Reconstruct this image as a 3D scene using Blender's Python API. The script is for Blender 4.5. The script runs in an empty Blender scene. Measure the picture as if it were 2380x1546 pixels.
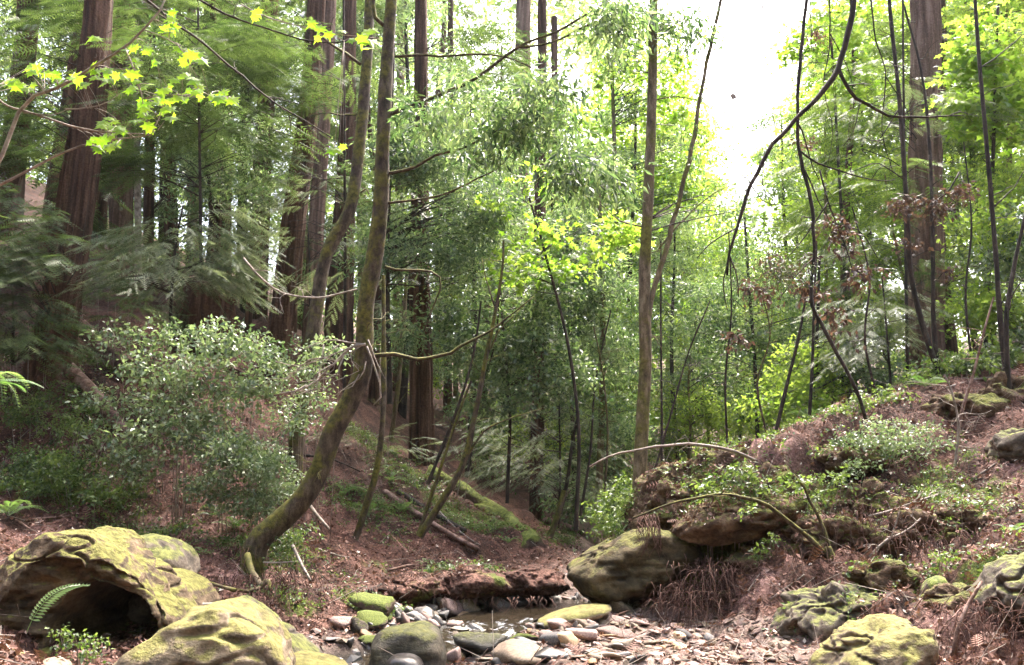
import bpy, math, random
import numpy as np
from mathutils import Vector
R = math.radians; HAZE = 0.00018
rng = np.random.default_rng(11)
random.seed(11)
scene = bpy.context.scene
COL = scene.collection

# ------------------------------------------------------------------ camera, sky, sun, exposure
F, CW, CH, PITCH, CAMZ = 1980.0, 2380.0, 1546.0, R(9.8), 1.5
cd = bpy.data.cameras.new('camera'); cam = bpy.data.objects.new('camera', cd); COL.objects.link(cam)
cd.sensor_width = 36; cd.lens = 36 * F / CW; cd.clip_start = .05; cd.clip_end = 3000
cam.location = (0, 0, CAMZ); cam.rotation_euler = (R(90) + PITCH, 0, 0)
scene.camera = cam
SUN_EL, SUN_AZ = R(60), R(25)          # azimuth measured from +Y (into the picture) towards +X
w = bpy.data.worlds.new('World'); scene.world = w; w.use_nodes = True
nt = w.node_tree; bg = nt.nodes['Background']
sky = nt.nodes.new('ShaderNodeTexSky'); sky.sky_type = 'NISHITA'; sky.sun_disc = False
sky.sun_elevation = SUN_EL; sky.sun_rotation = SUN_AZ
sky.air_density = 1.0; sky.dust_density = 7.0; sky.ozone_density = 0.6
nt.links.new(sky.outputs[0], bg.inputs[0]); bg.inputs[1].default_value = 0.10
sd = bpy.data.lights.new('sun', 'SUN'); sun = bpy.data.objects.new('sun', sd); COL.objects.link(sun)
sd.energy = 1.5; sd.angle = R(12); sd.color = (1, .95, .86)
sv = Vector((math.sin(SUN_AZ) * math.cos(SUN_EL), math.cos(SUN_AZ) * math.cos(SUN_EL), math.sin(SUN_EL)))
sun.rotation_euler = sv.to_track_quat('Z', 'Y').to_euler()
vs = scene.view_settings; vs.view_transform = 'Standard'; vs.look = 'None'; vs.gamma = 1; vs.use_curve_mapping = False
vs.exposure = 3.45
cy = scene.cycles
cy.max_bounces = 7; cy.diffuse_bounces = 4; cy.glossy_bounces = 2; cy.transmission_bounces = 5; cy.transparent_max_bounces = 4
cy.caustics_reflective = False; cy.caustics_refractive = False

# ------------------------------------------------------------------ small maths
def dirs(px, py):
    u = (np.asarray(px, float) - CW / 2) / F; v = (CH / 2 - np.asarray(py, float)) / F
    c, s = math.cos(PITCH), math.sin(PITCH)
    return np.stack([u, c - v * s, s + v * c], -1)
def at(px, py, Y):
    d = dirs(px, py); t = np.asarray(Y, float) / d[..., 1]
    p = d * t[..., None]; p[..., 2] += CAMZ
    return p
def proj(P):
    c, s = math.cos(PITCH), math.sin(PITCH)
    z = P[..., 2] - CAMZ; dep = P[..., 1] * c + z * s; up = -P[..., 1] * s + z * c
    return CW / 2 + F * P[..., 0] / dep, CH / 2 - F * up / dep
def unit(a): return a / np.maximum(np.linalg.norm(a, axis=-1, keepdims=True), 1e-9)
def hsh(ix, iy, iz):
    n = (ix.astype(np.int64) * 374761393 + iy.astype(np.int64) * 668265263 + iz.astype(np.int64) * 2147483647) & 0xffffffff
    n = ((n ^ (n >> 13)) * 1274126177) & 0xffffffff
    n = (n ^ (n >> 16)) & 0xffffffff
    return n / 2147483648.0 - 1.0
def vnoise(p):
    i = np.floor(p); f = p - i; f = f * f * (3 - 2 * f); i = i.astype(np.int64)
    x, y, z = i[..., 0], i[..., 1], i[..., 2]; r = 0
    for dx in (0, 1):
        for dy in (0, 1):
            for dz in (0, 1):
                wgt = (f[..., 0] if dx else 1 - f[..., 0]) * (f[..., 1] if dy else 1 - f[..., 1]) * (f[..., 2] if dz else 1 - f[..., 2])
                r = r + wgt * hsh(x + dx, y + dy, z + dz)
    return r
def fbm(p, o=4, g=.5):
    r, a = 0, 1.0
    for k in range(o):
        r = r + a * vnoise(p * (2 ** k) + 17.3 * k); a *= g
    return r
def sstep(a, b, x):
    t = np.clip((x - a) / (b - a), 0, 1); return t * t * (3 - 2 * t)
def inpoly(x, y, poly):
    c = np.zeros(np.shape(x), bool); n = len(poly)
    for i in range(n):
        x1, y1 = poly[i]; x2, y2 = poly[(i + 1) % n]
        if y1 == y2: continue
        m = ((y1 > y) != (y2 > y)) & (x < (x2 - x1) * (y - y1) / (y2 - y1) + x1); c ^= m
    return c
def polydist(x, y, pts):
    d = np.full(np.shape(x), 1e9)
    for (x1, y1), (x2, y2) in zip(pts[:-1], pts[1:]):
        dx, dy = x2 - x1, y2 - y1
        t = np.clip(((x - x1) * dx + (y - y1) * dy) / (dx * dx + dy * dy + 1e-12), 0, 1)
        d = np.minimum(d, np.hypot(x - x1 - t * dx, y - y1 - t * dy))
    return d

# ------------------------------------------------------------------ meshes and tags
def mesh(name, parts, mats, smooth=True, attr=None):
    """parts: list of (V, F, material index); F of 3 or 4 columns"""
    Vs, tri, quad, mt, mq, off = [], [], [], [], [], 0
    for p in parts:
        V, Fc = p[0], p[1]; mi = p[2] if len(p) > 2 else 0
        Vs.append(V)
        (tri if Fc.shape[1] == 3 else quad).append(Fc + off)
        (mt if Fc.shape[1] == 3 else mq).append(np.full(len(Fc), mi, np.int32))
        off += len(V)
    V = np.concatenate(Vs).astype(np.float32)
    T = np.concatenate(tri) if tri else np.zeros((0, 3), int); Q = np.concatenate(quad) if quad else np.zeros((0, 4), int)
    me = bpy.data.meshes.new(name)
    me.vertices.add(len(V)); me.vertices.foreach_set('co', V.ravel())
    nl = len(T) * 3 + len(Q) * 4
    me.loops.add(nl); me.polygons.add(len(T) + len(Q))
    me.loops.foreach_set('vertex_index', np.concatenate([T.ravel(), Q.ravel()]).astype(np.int32))
    ls = np.concatenate([np.arange(len(T)) * 3, len(T) * 3 + np.arange(len(Q)) * 4]).astype(np.int32)
    me.polygons.foreach_set('loop_start', ls)
    me.polygons.foreach_set('material_index', np.concatenate(mt + mq).astype(np.int32))
    me.polygons.foreach_set('use_smooth', np.full(len(ls), bool(smooth)))
    if attr:
        for k, a in attr.items():
            at_ = me.attributes.new(k, 'FLOAT', 'POINT'); at_.data.foreach_set('value', np.asarray(a, np.float32))
    me.update(calc_edges=True)
    for m in (mats if isinstance(mats, (list, tuple)) else [mats]): me.materials.append(m)
    return me
def link(name, me, parent=None, loc=(0, 0, 0)):
    o = bpy.data.objects.new(name, me); COL.objects.link(o); o.parent = parent; o.location = loc
    return o
def tag(o, label, cat, group=None):
    o['label'] = label; o['category'] = cat
    if group: o['group'] = group
    return o
def thing(name, label, cat, loc, group=None):
    return tag(link(name, None, None, tuple(loc)), label, cat, group)
def kind(o, k): o['kind'] = k; return o

# ------------------------------------------------------------------ shape makers
def spline(P, n):
    P = np.asarray(P, float); k = len(P)
    if k < 3:
        t = np.linspace(0, 1, n)[:, None]; return P[0] * (1 - t) + P[-1] * t
    Q = np.vstack([2 * P[0] - P[1], P, 2 * P[-1] - P[-2]])
    L = np.r_[0, np.cumsum(np.linalg.norm(np.diff(P, axis=0), axis=1))]; u = np.interp(np.linspace(0, L[-1], n), L, np.arange(k))
    i = np.clip(u.astype(int), 0, k - 2); f = (u - i)[:, None]
    a, b, c, d = Q[i], Q[i + 1], Q[i + 2], Q[i + 3]
    return .5 * ((2 * b) + (c - a) * f + (2 * a - 5 * b + 4 * c - d) * f * f + (3 * b - a - 3 * c + d) * f ** 3)
def tube(P, rad, seg=8, rough=0., freq=3., furrow=0., nf=14, seed=0., cap=True):
    P = np.asarray(P, float); n = len(P); rad = np.broadcast_to(np.asarray(rad, float), (n,))
    T = unit(np.gradient(P, axis=0)); ref = np.array([1., 0, 0]) if abs(T[:, 0]).mean() < .8 else np.array([0, 0, 1.])
    A = unit(ref - (T @ ref)[:, None] * T); B = np.cross(T, A)
    th = np.arange(seg) / seg * 2 * math.pi
    c, s = np.cos(th), np.sin(th)
    r = np.repeat(rad[:, None], seg, 1)
    if rough or furrow:
        L = np.r_[0, np.cumsum(np.linalg.norm(np.diff(P, axis=0), axis=1))]
        cc = np.broadcast_to(c, (n, seg)); ss = np.broadcast_to(s, (n, seg)); ll = np.repeat(L[:, None], seg, 1)
        if rough: r = r * (1 + rough * fbm(np.stack([cc * 1.2 + seed, ss * 1.2, ll * freq], -1), 3))
        if furrow: r = r * (1 + furrow * fbm(np.stack([cc * nf * .3 + seed, ss * nf * .3, ll * .35], -1), 2))
    V = P[:, None] + A[:, None] * (r * c)[..., None] + B[:, None] * (r * s)[..., None]
    V = V.reshape(-1, 3); i = np.arange(n - 1)[:, None] * seg; j = np.arange(seg)[None]; j2 = (j + 1) % seg
    Q = np.stack([i + j, i + j2, i + seg + j2, i + seg + j], -1).reshape(-1, 4)
    if not cap: return V, Q
    k = len(V); V = np.vstack([V, P[0], P[-1]])
    jj = np.arange(seg); a = np.stack([(jj + 1) % seg, jj, np.full(seg, k), np.full(seg, k)], -1)[:, :3]
    b = np.stack([(n - 1) * seg + jj, (n - 1) * seg + (jj + 1) % seg, np.full(seg, k + 1)], -1)
    return [(V, Q), (np.zeros((0, 3)), np.zeros((0, 3), int)), a, b]
def tubeparts(P, rad, mi=0, **k):
    r = tube(P, rad, cap=False, **k); return [(r[0], r[1], mi)]
def tubecap(P, rad, mi=0, **k):
    """tube with both ends closed, as one connected piece"""
    seg = k.get('seg', 8); V, Q = tube(P, rad, cap=False, **k); n = len(V) // seg
    V = np.vstack([V, P[0], P[-1]]); a, b = len(V) - 2, len(V) - 1
    jj = np.arange(seg); j2 = (jj + 1) % seg
    # degenerate-free quads are kept, caps as triangles drawn as separate index list joined below
    T = np.vstack([np.stack([j2, jj, np.full(seg, a)], -1), np.stack([(n - 1) * seg + jj, (n - 1) * seg + j2, np.full(seg, b)], -1)])
    QT = np.vstack([Q[:, [0, 1, 2]], Q[:, [0, 2, 3]]])
    return [(V, np.vstack([QT, T]), mi)]
_ico = {}
def ico(sub):
    if sub not in _ico:
        import bmesh
        b = bmesh.new(); bmesh.ops.create_icosphere(b, subdivisions=sub, radius=1)
        V = np.array([v.co[:] for v in b.verts]); Fc = np.array([[v.index for v in f.verts] for f in b.faces]); b.free()
        _ico[sub] = (unit(V), Fc)
    V, Fc = _ico[sub]; return V.copy(), Fc
def facet_rock(planes, sub=4, p=9., amp=.06, freq=2., seed=0., strata=0.):
    D, Fc = ico(sub); n = np.array([q[0] for q in planes]); d = np.array([q[1] for q in planes])
    m = np.maximum(D @ unit(n).T, 0) / d
    r = (m ** p).sum(1) ** (-1 / p)
    V = D * r[:, None]
    nz = fbm(V * freq + seed * 7.1, 5, .55); nz = nz * .6 + .8 * (.5 - np.abs(fbm(V * freq * .8 + seed * 3.3 + 40, 4)))
    ck = np.abs(fbm(V * np.array([1.1, 1.1, 2.2]) * freq * .55 + seed * 5.7 + 80, 3)); nz = nz - .55 * np.exp(-(ck / .05) ** 2)
    r2 = 1 + amp * nz / np.maximum(r, .05)
    if strata: r2 += strata * np.sin(V[:, 2] * 40 + 5 * fbm(V * 2 + seed, 2)) / np.maximum(r, .05)
    return V * r2[:, None], Fc
def outline_rock(pts, Y, thick, sub=5, p=9., amp=.05, freq=2.2, seed=0., tilt=35, back=1., strata=0.):
    W = at(np.array([q[0] for q in pts]), np.array([q[1] for q in pts]), Y)
    P2 = W[:, [0, 2]]; c = P2.mean(0); planes = []
    for i in range(len(P2)):
        a, b = P2[i], P2[(i + 1) % len(P2)]; e = b - a; L = np.linalg.norm(e)
        if L < 1e-4: continue
        n = np.array([e[1], -e[0]]) / L
        if n @ (a - c) < 0: n = -n
        d = max(n @ (a - c), .04)
        for t in (0, tilt, -tilt * .8):
            tt = R(t + (random.uniform(-9, 9) if t else 0))
            planes.append(((n[0] * math.cos(tt), -math.sin(tt), n[1] * math.cos(tt)), d * math.cos(tt) + abs(math.sin(tt)) * thick * .62))
    planes.append(((0, -1, .25), thick)); planes.append(((0, 1, .1), thick * back))
    V, Fc = facet_rock(planes, sub, p, amp, freq, seed, strata)
    return V, Fc, np.array([c[0], Y, c[1]])
def frames(d, n):
    d = unit(d); x = unit(np.cross(d, n)); n = np.cross(x, d)
    return np.stack([x, d, n], -1)
def inst(TV, TF, P, M, s):
    """copies of a template at P with frames M and sizes s"""
    n, k = len(P), len(TV)
    s = np.asarray(s, float); s = s[:, None, None] if s.ndim == 1 else s[:, None, :]
    V = (TV[None] * s) @ np.transpose(M, (0, 2, 1)) + P[:, None]
    Fc = (TF[None] + (np.arange(n) * k)[:, None, None]).reshape(-1, TF.shape[1])
    return V.reshape(-1, 3), Fc
def rv(n): return unit(rng.normal(size=(n, 3)))

# ------------------------------------------------------------------ materials
def node(nt, t, **kw):
    n = nt.nodes.new(t)
    for k, v in kw.items():
        if k.startswith('_'): setattr(n, k[1:], v)
        else: n.inputs[k].default_value = v
    return n
def ramp(nt, stops):
    n = nt.nodes.new('ShaderNodeValToRGB'); el = n.color_ramp.elements
    while len(el) < len(stops): el.new(.5)
    for e, (p, c) in zip(el, stops): e.position = p; e.color = (*c, 1)
    return n
def mixc(nt, fac, a, b):
    n = nt.nodes.new('ShaderNodeMix'); n.data_type = 'RGBA'; L = nt.links.new
    for i, v in ((0, fac), (6, a), (7, b)):
        if hasattr(v, 'links'): L(v, n.inputs[i])
        elif i == 0: n.inputs[0].default_value = v
        else: n.inputs[i].default_value = (*v, 1)
    return n.outputs[2]
def math_(nt, op, a, b=None, c=None, clamp=False):
    n = nt.nodes.new('ShaderNodeMath'); n.operation = op; n.use_clamp = clamp
    for i, v in enumerate((a, b, c)):
        if v is None: continue
        if hasattr(v, 'links'): nt.links.new(v, n.inputs[i])
        else: n.inputs[i].default_value = v
    return n.outputs[0]
def maprange(nt, x, a, b):
    n = nt.nodes.new('ShaderNodeMapRange'); n.interpolation_type = 'SMOOTHSTEP'
    nt.links.new(x, n.inputs[0]); n.inputs[1].default_value = a; n.inputs[2].default_value = b; return n.outputs[0]
def surf_mat(name, stops, scale=(6, 6, 6), detail=6, rough=.85, bump=.5, bdist=.02, fine=40, moss=None, objrand=0., wet=None, spec=.3, distort=0.):
    """stops: colour ramp over a noise; moss = (dark, light, bias, normal weight)"""
    m = bpy.data.materials.new(name); m.use_nodes = True; nt = m.node_tree; L = nt.links.new
    b = nt.nodes['Principled BSDF']; tc = nt.nodes.new('ShaderNodeTexCoord'); mp = nt.nodes.new('ShaderNodeMapping')
    mp.inputs['Scale'].default_value = scale; L(tc.outputs['Object'], mp.inputs[0])
    n1 = node(nt, 'ShaderNodeTexNoise', Scale=1., Detail=detail, Roughness=.62, Distortion=distort); L(mp.outputs[0], n1.inputs['Vector'])
    n2 = node(nt, 'ShaderNodeTexNoise', Scale=fine, Detail=4., Roughness=.65); L(tc.outputs['Object'], n2.inputs['Vector'])
    f = math_(nt, 'ADD', math_(nt, 'MULTIPLY', n1.outputs[0], .72), math_(nt, 'MULTIPLY', n2.outputs[0], .28))
    if objrand:
        oi = nt.nodes.new('ShaderNodeObjectInfo')
        f = math_(nt, 'ADD', f, math_(nt, 'MULTIPLY', math_(nt, 'SUBTRACT', oi.outputs['Random'], .5), objrand))
    f = math_(nt, 'ADD', math_(nt, 'MULTIPLY', f, 1.7), -.35)
    rp = ramp(nt, stops); L(f, rp.inputs[0]); colr = rp.outputs[0]
    hgt = math_(nt, 'ADD', n1.outputs[0], math_(nt, 'MULTIPLY', n2.outputs[0], .35))
    rsock = None
    if moss:
        dk, lt, bias, nw = moss
        ge = nt.nodes.new('ShaderNodeNewGeometry'); sx = nt.nodes.new('ShaderNodeSeparateXYZ'); L(ge.outputs['Normal'], sx.inputs[0])
        n3 = node(nt, 'ShaderNodeTexNoise', Scale=2.3, Detail=6., Roughness=.65); L(tc.outputs['Object'], n3.inputs['Vector'])
        v = math_(nt, 'ADD', math_(nt, 'MULTIPLY', sx.outputs[2], nw), math_(nt, 'MULTIPLY', math_(nt, 'SUBTRACT', n3.outputs[0], .5), 2.2))
        v = math_(nt, 'ADD', v, bias); fac = maprange(nt, v, 0., .35)
        n4 = node(nt, 'ShaderNodeTexNoise', Scale=14., Detail=5., Roughness=.7); L(tc.outputs['Object'], n4.inputs['Vector'])
        r2 = ramp(nt, [(.36, dk), (.64, lt)]); L(n4.outputs[0], r2.inputs[0])
        colr = mixc(nt, fac, colr, r2.outputs[0])
        hgt = math_(nt, 'ADD', hgt, math_(nt, 'MULTIPLY', fac, math_(nt, 'MULTIPLY', n4.outputs[0], .9)))
    L(colr, b.inputs['Base Color']); b.inputs['Roughness'].default_value = rough; b.inputs['Specular IOR Level'].default_value = spec
    if wet is not None:      # darker, glossier stone just above the water line (world height)
        ge2 = nt.nodes.new('ShaderNodeNewGeometry'); s2 = nt.nodes.new('ShaderNodeSeparateXYZ'); L(ge2.outputs['Position'], s2.inputs[0])
        wf = maprange(nt, s2.outputs[2], wet + .16, wet)
        L(mixc(nt, wf, colr, (.018, .016, .014)), b.inputs['Base Color'])
        L(math_(nt, 'SUBTRACT', rough, math_(nt, 'MULTIPLY', wf, rough - .25)), b.inputs['Roughness'])
    bp = node(nt, 'ShaderNodeBump', Strength=bump, Distance=bdist); L(hgt, bp.inputs['Height']); L(bp.outputs[0], b.inputs['Normal'])
    return m
def leaf_mat(name, stops, tstops, trans=.45, rough=.45, spec=.5, attr='rnd'):
    m = bpy.data.materials.new(name); m.use_nodes = True; nt = m.node_tree; L = nt.links.new
    b = nt.nodes['Principled BSDF']; out = nt.nodes['Material Output']
    a = nt.nodes.new('ShaderNodeAttribute'); a.attribute_name = attr; src = a.outputs['Fac']
    if attr == 'object':
        oi = nt.nodes.new('ShaderNodeObjectInfo'); src = oi.outputs['Random']
    r1 = ramp(nt, stops); L(src, r1.inputs[0]); r2 = ramp(nt, tstops); L(src, r2.inputs[0])
    L(r1.outputs[0], b.inputs['Base Color']); b.inputs['Roughness'].default_value = rough; b.inputs['Specular IOR Level'].default_value = spec
    t = nt.nodes.new('ShaderNodeBsdfTranslucent'); L(r2.outputs[0], t.inputs[0])
    mx = nt.nodes.new('ShaderNodeMixShader'); mx.inputs[0].default_value = trans
    L(b.outputs[0], mx.inputs[1]); L(t.outputs[0], mx.inputs[2]); L(mx.outputs[0], out.inputs[0])
    return m
MOSSD, MOSSL = (.06, .055, .010), (.18, .17, .045)
M = {}
M['redwood'] = surf_mat('redwood_bark', [(.22, (.008, .005, .004)), (.5, (.066, .032, .019)), (.78, (.18, .098, .066))], (9, 9, .6), 8, .9, 1., .09, 30, ((.03, .04, .012), (.09, .10, .04), -.62, .1))
M['paleredwood'] = surf_mat('pale_redwood_bark', [(.22, (.03, .017, .014)), (.5, (.13, .075, .053)), (.78, (.28, .18, .14))], (8, 8, .5), 8, .9, 1., .09, 24)
M['alder'] = surf_mat('alder_bark', [(.25, (.03, .022, .015)), (.5, (.13, .095, .058)), (.75, (.27, .21, .145))], (14, 14, 4), 7, .85, .5, .01, 60, ((.05, .047, .010), (.17, .155, .035), .12, .1))
M['mossbark'] = surf_mat('mossy_bark', [(.3, (.018, .013, .010)), (.5, (.060, .042, .030)), (.72, (.13, .10, .075))], (14, 14, 5), 7, .85, .8, .02, 70, ((.030, .030, .007), (.15, .135, .025),   .14, .55))
M['darkbark'] = surf_mat('dark_bark', [(.3, (.012, .009, .008)), (.55, (.04, .028, .022)), (.75, (.09, .068, .055))], (12, 12, 4), 5, .85, .5, .008, 60)
M['drytwig'] = surf_mat('dry_twig', [(.3, (.12, .09, .075)), (.7, (.36, .30, .26))], (12, 12, 12), 4, .8, .3, .004, 60)
M['deadwood'] = surf_mat('dead_wood', [(.3, (.05, .026, .018)), (.5, (.15, .085, .065)), (.7, (.30, .20, .17))], (8, 8, 8), 6, .85, .7, .02, 40, ((.03, .04, .01), (.12, .12, .03), -.7, .5))
M['mosslog'] = surf_mat('moss_log', [(.3, (.04, .025, .018)), (.7, (.12, .08, .06))], (6, 6, 6), 6, .9, .8, .03, 30, ((.04, .052, .01), (.17, .20, .04), -.15, .9))
M['cave'] = surf_mat('brown_sandstone', [(.28, (.02, .013, .008)), (.5, (.075, .049, .028)), (.75, (.17, .12, .075))], (3, 3, 7), 8, .9, .9, .05, 26, (MOSSD, MOSSL, -.95, 1.7))
M['mossrock'] = surf_mat('mossy_rock', [(.28, (.05, .04, .03)), (.5, (.16, .12, .08)), (.72, (.30, .24, .17))], (4, 4, 9), 8, .9, .8, .03, 30, ((.085, .07, .025), (.21, .195, .06), -.45, 1.05))
M['greenrock'] = surf_mat('green_moss_rock', [(.28, (.03, .025, .02)), (.5, (.09, .07, .055)), (.72, (.2, .16, .12))], (4, 4, 6), 8, .9, .7, .03, 34, ((.03, .033, .008), (.15, .155, .04), -.65, 1.2), wet=-.06)
M['pondrock'] = surf_mat('dark_river_rock', [(.28, (.012, .011, .009)), (.5, (.05, .042, .03)), (.72, (.13, .11, .08))], (3, 3, 9), 8, .7, .7, .03, 30, ((.03, .032, .006), (.11, .11, .02), -.75, 1.2), wet=-.02)
M['olive'] = surf_mat('olive_sandstone', [(.25, (.012, .009, .005)), (.5, (.05, .036, .017)), (.78, (.13, .092, .05))], (3, 3, 7), 8, .9, .7, .03, 26, ((.04, .04, .008), (.14, .13, .028), -.7, 1.1))
M['outcrop'] = surf_mat('outcrop_rock', [(.25, (.018, .010, .007)), (.5, (.095, .056, .034)), (.78, (.22, .15, .095))], (4, 4, 7), 8, .95, 1., .06, 30, ((.035, .038, .008), (.15, .15, .03), -.2, .55))
for k, st in {'pink': [(.2, (.07, .042, .035)), (.5, (.22, .14, .12)), (.8, (.40, .29, .26))], 'tan': [(.2, (.06, .04, .028)), (.5, (.19, .135, .095)), (.8, (.30, .235, .175))],
              'grey': [(.2, (.03, .026, .026)), (.5, (.10, .088, .085)), (.8, (.24, .22, .21))], 'dark': [(.2, (.015, .013, .012)), (.5, (.045, .038, .036)), (.8, (.11, .095, .09))],
              'orange': [(.2, (.12, .065, .035)), (.5, (.30, .18, .09)), (.8, (.45, .32, .2))]}.items():
    M[k] = surf_mat(k + '_stone', st, (9, 9, 9), 5, .75 if k != 'dark' else .35, .4, .008, 60, objrand=.3, wet=-.14, spec=.4)
DK = dict
M['f_redwood'] = leaf_mat('redwood_needles', [(0, (.014, .028, .010)), (.6, (.05, .085, .028)), (1, (.12, .16, .06))], [(0, (.04, .08, .015)), (1, (.20, .29, .06))], .38, .5)
M['f_hemlock'] = leaf_mat('grey_green_needles', [(0, (.06, .085, .045)), (.6, (.14, .17, .095)), (1, (.23, .25, .16))], [(0, (.12, .17, .06)), (1, (.28, .33, .14))], .4, .5)
M['f_bay'] = leaf_mat('bay_leaves', [(0, (.018, .036, .016)), (.5, (.075, .115, .055)), (1, (.19, .235, .13))], [(0, (.06, .13, .03)), (.5, (.20, .32, .09)), (1, (.40, .52, .17))], .45, .3, .7)
M['f_dark'] = leaf_mat('dark_leaves', [(0, (.010, .018, .006)), (1, (.04, .055, .02))], [(0, (.03, .06, .01)), (1, (.12, .16, .03))], .3, .4)
M['f_bright'] = leaf_mat('bright_leaves', [(0, (.05, .10, .012)), (1, (.14, .21, .03))], [(0, (.18, .32, .03)), (1, (.52, .66, .10))], .58, .5)
M['f_maple'] = leaf_mat('maple_leaves', [(0, (.06, .115, .012)), (1, (.13, .20, .03))], [(0, (.20, .38, .025)), (1, (.46, .62, .08))], .55, .5)
M['f_maple_one'] = leaf_mat('maple_leaf', [(0, (.07, .14, .008)), (1, (.14, .24, .015))], [(0, (.22, .47, .02)), (1, (.50, .78, .04))], .62, .5, .4, 'object')
M['f_huck'] = leaf_mat('shrub_leaves', [(0, (.04, .07, .03)), (.55, (.14, .185, .10)), (1, (.29, .34, .22))], [(0, (.10, .17, .05)), (1, (.32, .42, .15))], .38, .33, .6)
M['f_brown'] = leaf_mat('dead_leaves', [(0, (.03, .017, .012)), (1, (.11, .065, .045))], [(0, (.05, .026, .016)), (1, (.15, .085, .05))], .35, .6)
M['f_fern'] = leaf_mat('fern_fronds', [(0, (.05, .10, .03)), (1, (.13, .20, .07))], [(0, (.12, .25, .04)), (1, (.3, .45, .1))], .4, .4, .5, 'object')
M['f_far'] = leaf_mat('far_leaves', [(0, (.025, .042, .014)), (.5, (.05, .08, .022)), (1, (.09, .13, .03))], [(0, (.10, .16, .04)), (.5, (.28, .40, .10)), (1, (.50, .60, .18))], .52, .5)
M['f_litter'] = leaf_mat('litter', [(0, (.035, .014, .010)), (.45, (.14, .062, .045)), (.8, (.29, .16, .125)), (.93, (.44, .31, .26)), (1, (.64, .55, .49))], [(0, (.1, .04, .02)), (1, (.3, .18, .1))], .12, .7, .3)
M['f_cover'] = leaf_mat('ground_cover', [(0, (.02, .04, .010)), (.6, (.065, .11, .025)), (1, (.15, .20, .06))], [(0, (.07, .14, .02)), (1, (.3, .42, .07))], .38, .4)
M['f_roots'] = surf_mat('root_fibre', [(.3, (.03, .013, .010)), (.7, (.13, .065, .05))], (14, 14, 14), 4, .9, .3, .004, 60)
# ------------------------------------------------------------------ the ground: heights known at picture points with their distance, smoothly joined
GP = [(1600,1546,7.35),(1300,1546,7.3),(1450,1480,8.6),(1650,1480,8.4),(1500,1430,9.8),(1350,1440,9.5),(1600,1440,9.2),(1750,1470,8.2),
 # left bank
 (1150,1385,11.2),(1000,1375,11.2),(1280,1375,11.4),(1300,1325,12.6),(1235,1265,14.2),(1000,1290,12.2),(850,1250,12.4),(880,1370,10.6),(760,1370,10.2),(620,1300,10.3),(590,1320,9.9),
 (660,1400,9.2),(560,1400,8.9),(450,1395,8.9),(430,1300,10),(300,1235,10.6),(150,1230,10.2),(0,1250,9.6),(0,1360,8.),(-200,1300,8.4),(0,1546,6.0),(200,1546,6.2),(-200,1500,5.6),
 (450,1140,12),(250,1150,11.6),(0,1120,11.4),(-250,1120,11),(690,1150,12),(980,1080,17),(800,1120,14.5),(1000,1120,16),(160,860,13.6),(90,1000,12.4),(-200,950,12.6),(0,800,15),(300,900,14.5),(480,770,17),
 (640,870,17),(640,980,15.5),(850,1010,18),(250,610,22),(0,560,21),(-250,620,18),(650,760,22),(1245,1215,20),(1195,985,32),(1400,1205,22),(1350,1255,16.5),(1440,1165,30),(900,900,28),(1050,950,30),
 # spur on the other side
 (1480,1160,11.6),(1540,1110,11.),(1600,1058,10.6),(1680,1035,10.6),(1760,1018,10.7),(1850,998,11),(1930,985,11.3),(2000,965,11.6),(2100,912,12.2),(2200,872,13),(2300,845,13.2),(2400,828,13.2),
 (1560,1215,10.9),(1600,1320,10.9),(1560,1385,10.3),(1480,1350,11.6),(1450,1400,10.9),(1660,1370,10.1),(1700,1280,10.8),(1720,1395,9.4),(1800,1265,9.8),(1760,1120,10.4),(1900,1150,10.3),(1900,1330,8.9),(1980,1300,8.9),(2080,1330,8.4),(2100,1200,9.4),(2250,1100,10.1),
 (2330,1080,10.0),(2390,1030,10.4),(2390,1200,8.4),(2290,1340,7.3),(2390,1420,6.2),(2200,1440,6.9),(2000,1460,7.5),(1900,1546,6.8),(1850,1440,8.2),(2200,1546,6.1),(2390,1540,5.6),(2650,1400,5.6),(2650,1150,7.6),(2650,900,11),
 (2150,870,18),(2000,930,16.5),(1800,1010,17),(1640,1060,17),(1700,1075,24),(2000,940,26),(2380,800,22)]
gp = np.array(GP, float); G3 = at(gp[:, 0], gp[:, 1], gp[:, 2])
XYZ = [(-.9, 8.6, -.12), (-1.6, 7.6, -.16), (-1.0, 6, -.15), (0, 5.5, -.05), (1, 5, 0), (-2.4, 6.4, -.05), (-1.5, 3, -.05), (1.5, 2, .1), (4, 3.5, .7), (-4, 3, .5), (-7, 0, 2), (7, 0, 2.2), (0, -4, .1), (-7, -10, 3), (8, -10, 3), (0, -12, .2),
       (1.6, 12.6, .05), (1.9, 15, .12), (2.2, 18, .2), (2.6, 24, .5), (-30, 30, 17), (-30, 10, 14), (-60, 50, 36), (-14, 34, 11), (-8, 40, 8), (0, 45, 4.5), (0, 70, 8), (0, 120, 15), (15, 40, 3.0), (12, 60, 5), (40, 40, 16), (22, 22, 8.5), (30, 10, 10), (70, 60, 26), (40, 120, 18), (-60, 120, 40), (-18, 12, 8), (-14, 7, 5), (14, 8, 5), (30, 80, 8)]
G3 = np.vstack([G3, np.array(XYZ)])
def _solve(P, h):
    n = len(P); d = np.linalg.norm(P[:, None] - P[None], axis=-1); A = np.zeros((n + 3, n + 3))
    A[:n, :n] = d - np.eye(n) * .12; A[:n, n] = 1; A[:n, n + 1:] = P; A[n, :n] = 1; A[n + 1:, :n] = P.T
    return np.linalg.solve(A, np.r_[h, 0, 0, 0])
_c = _solve(G3[:, :2], G3[:, 2])
STREAM = [(-1.9, 4.5), (-1.75, 6.5), (-1.45, 7.7), (-.75, 8.7), (-.35, 9.6), (0.05, 10.5), (.7, 11.0), (1.45, 12.2), (1.8, 14.5), (2.0, 18), (2.5, 26)]
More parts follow.
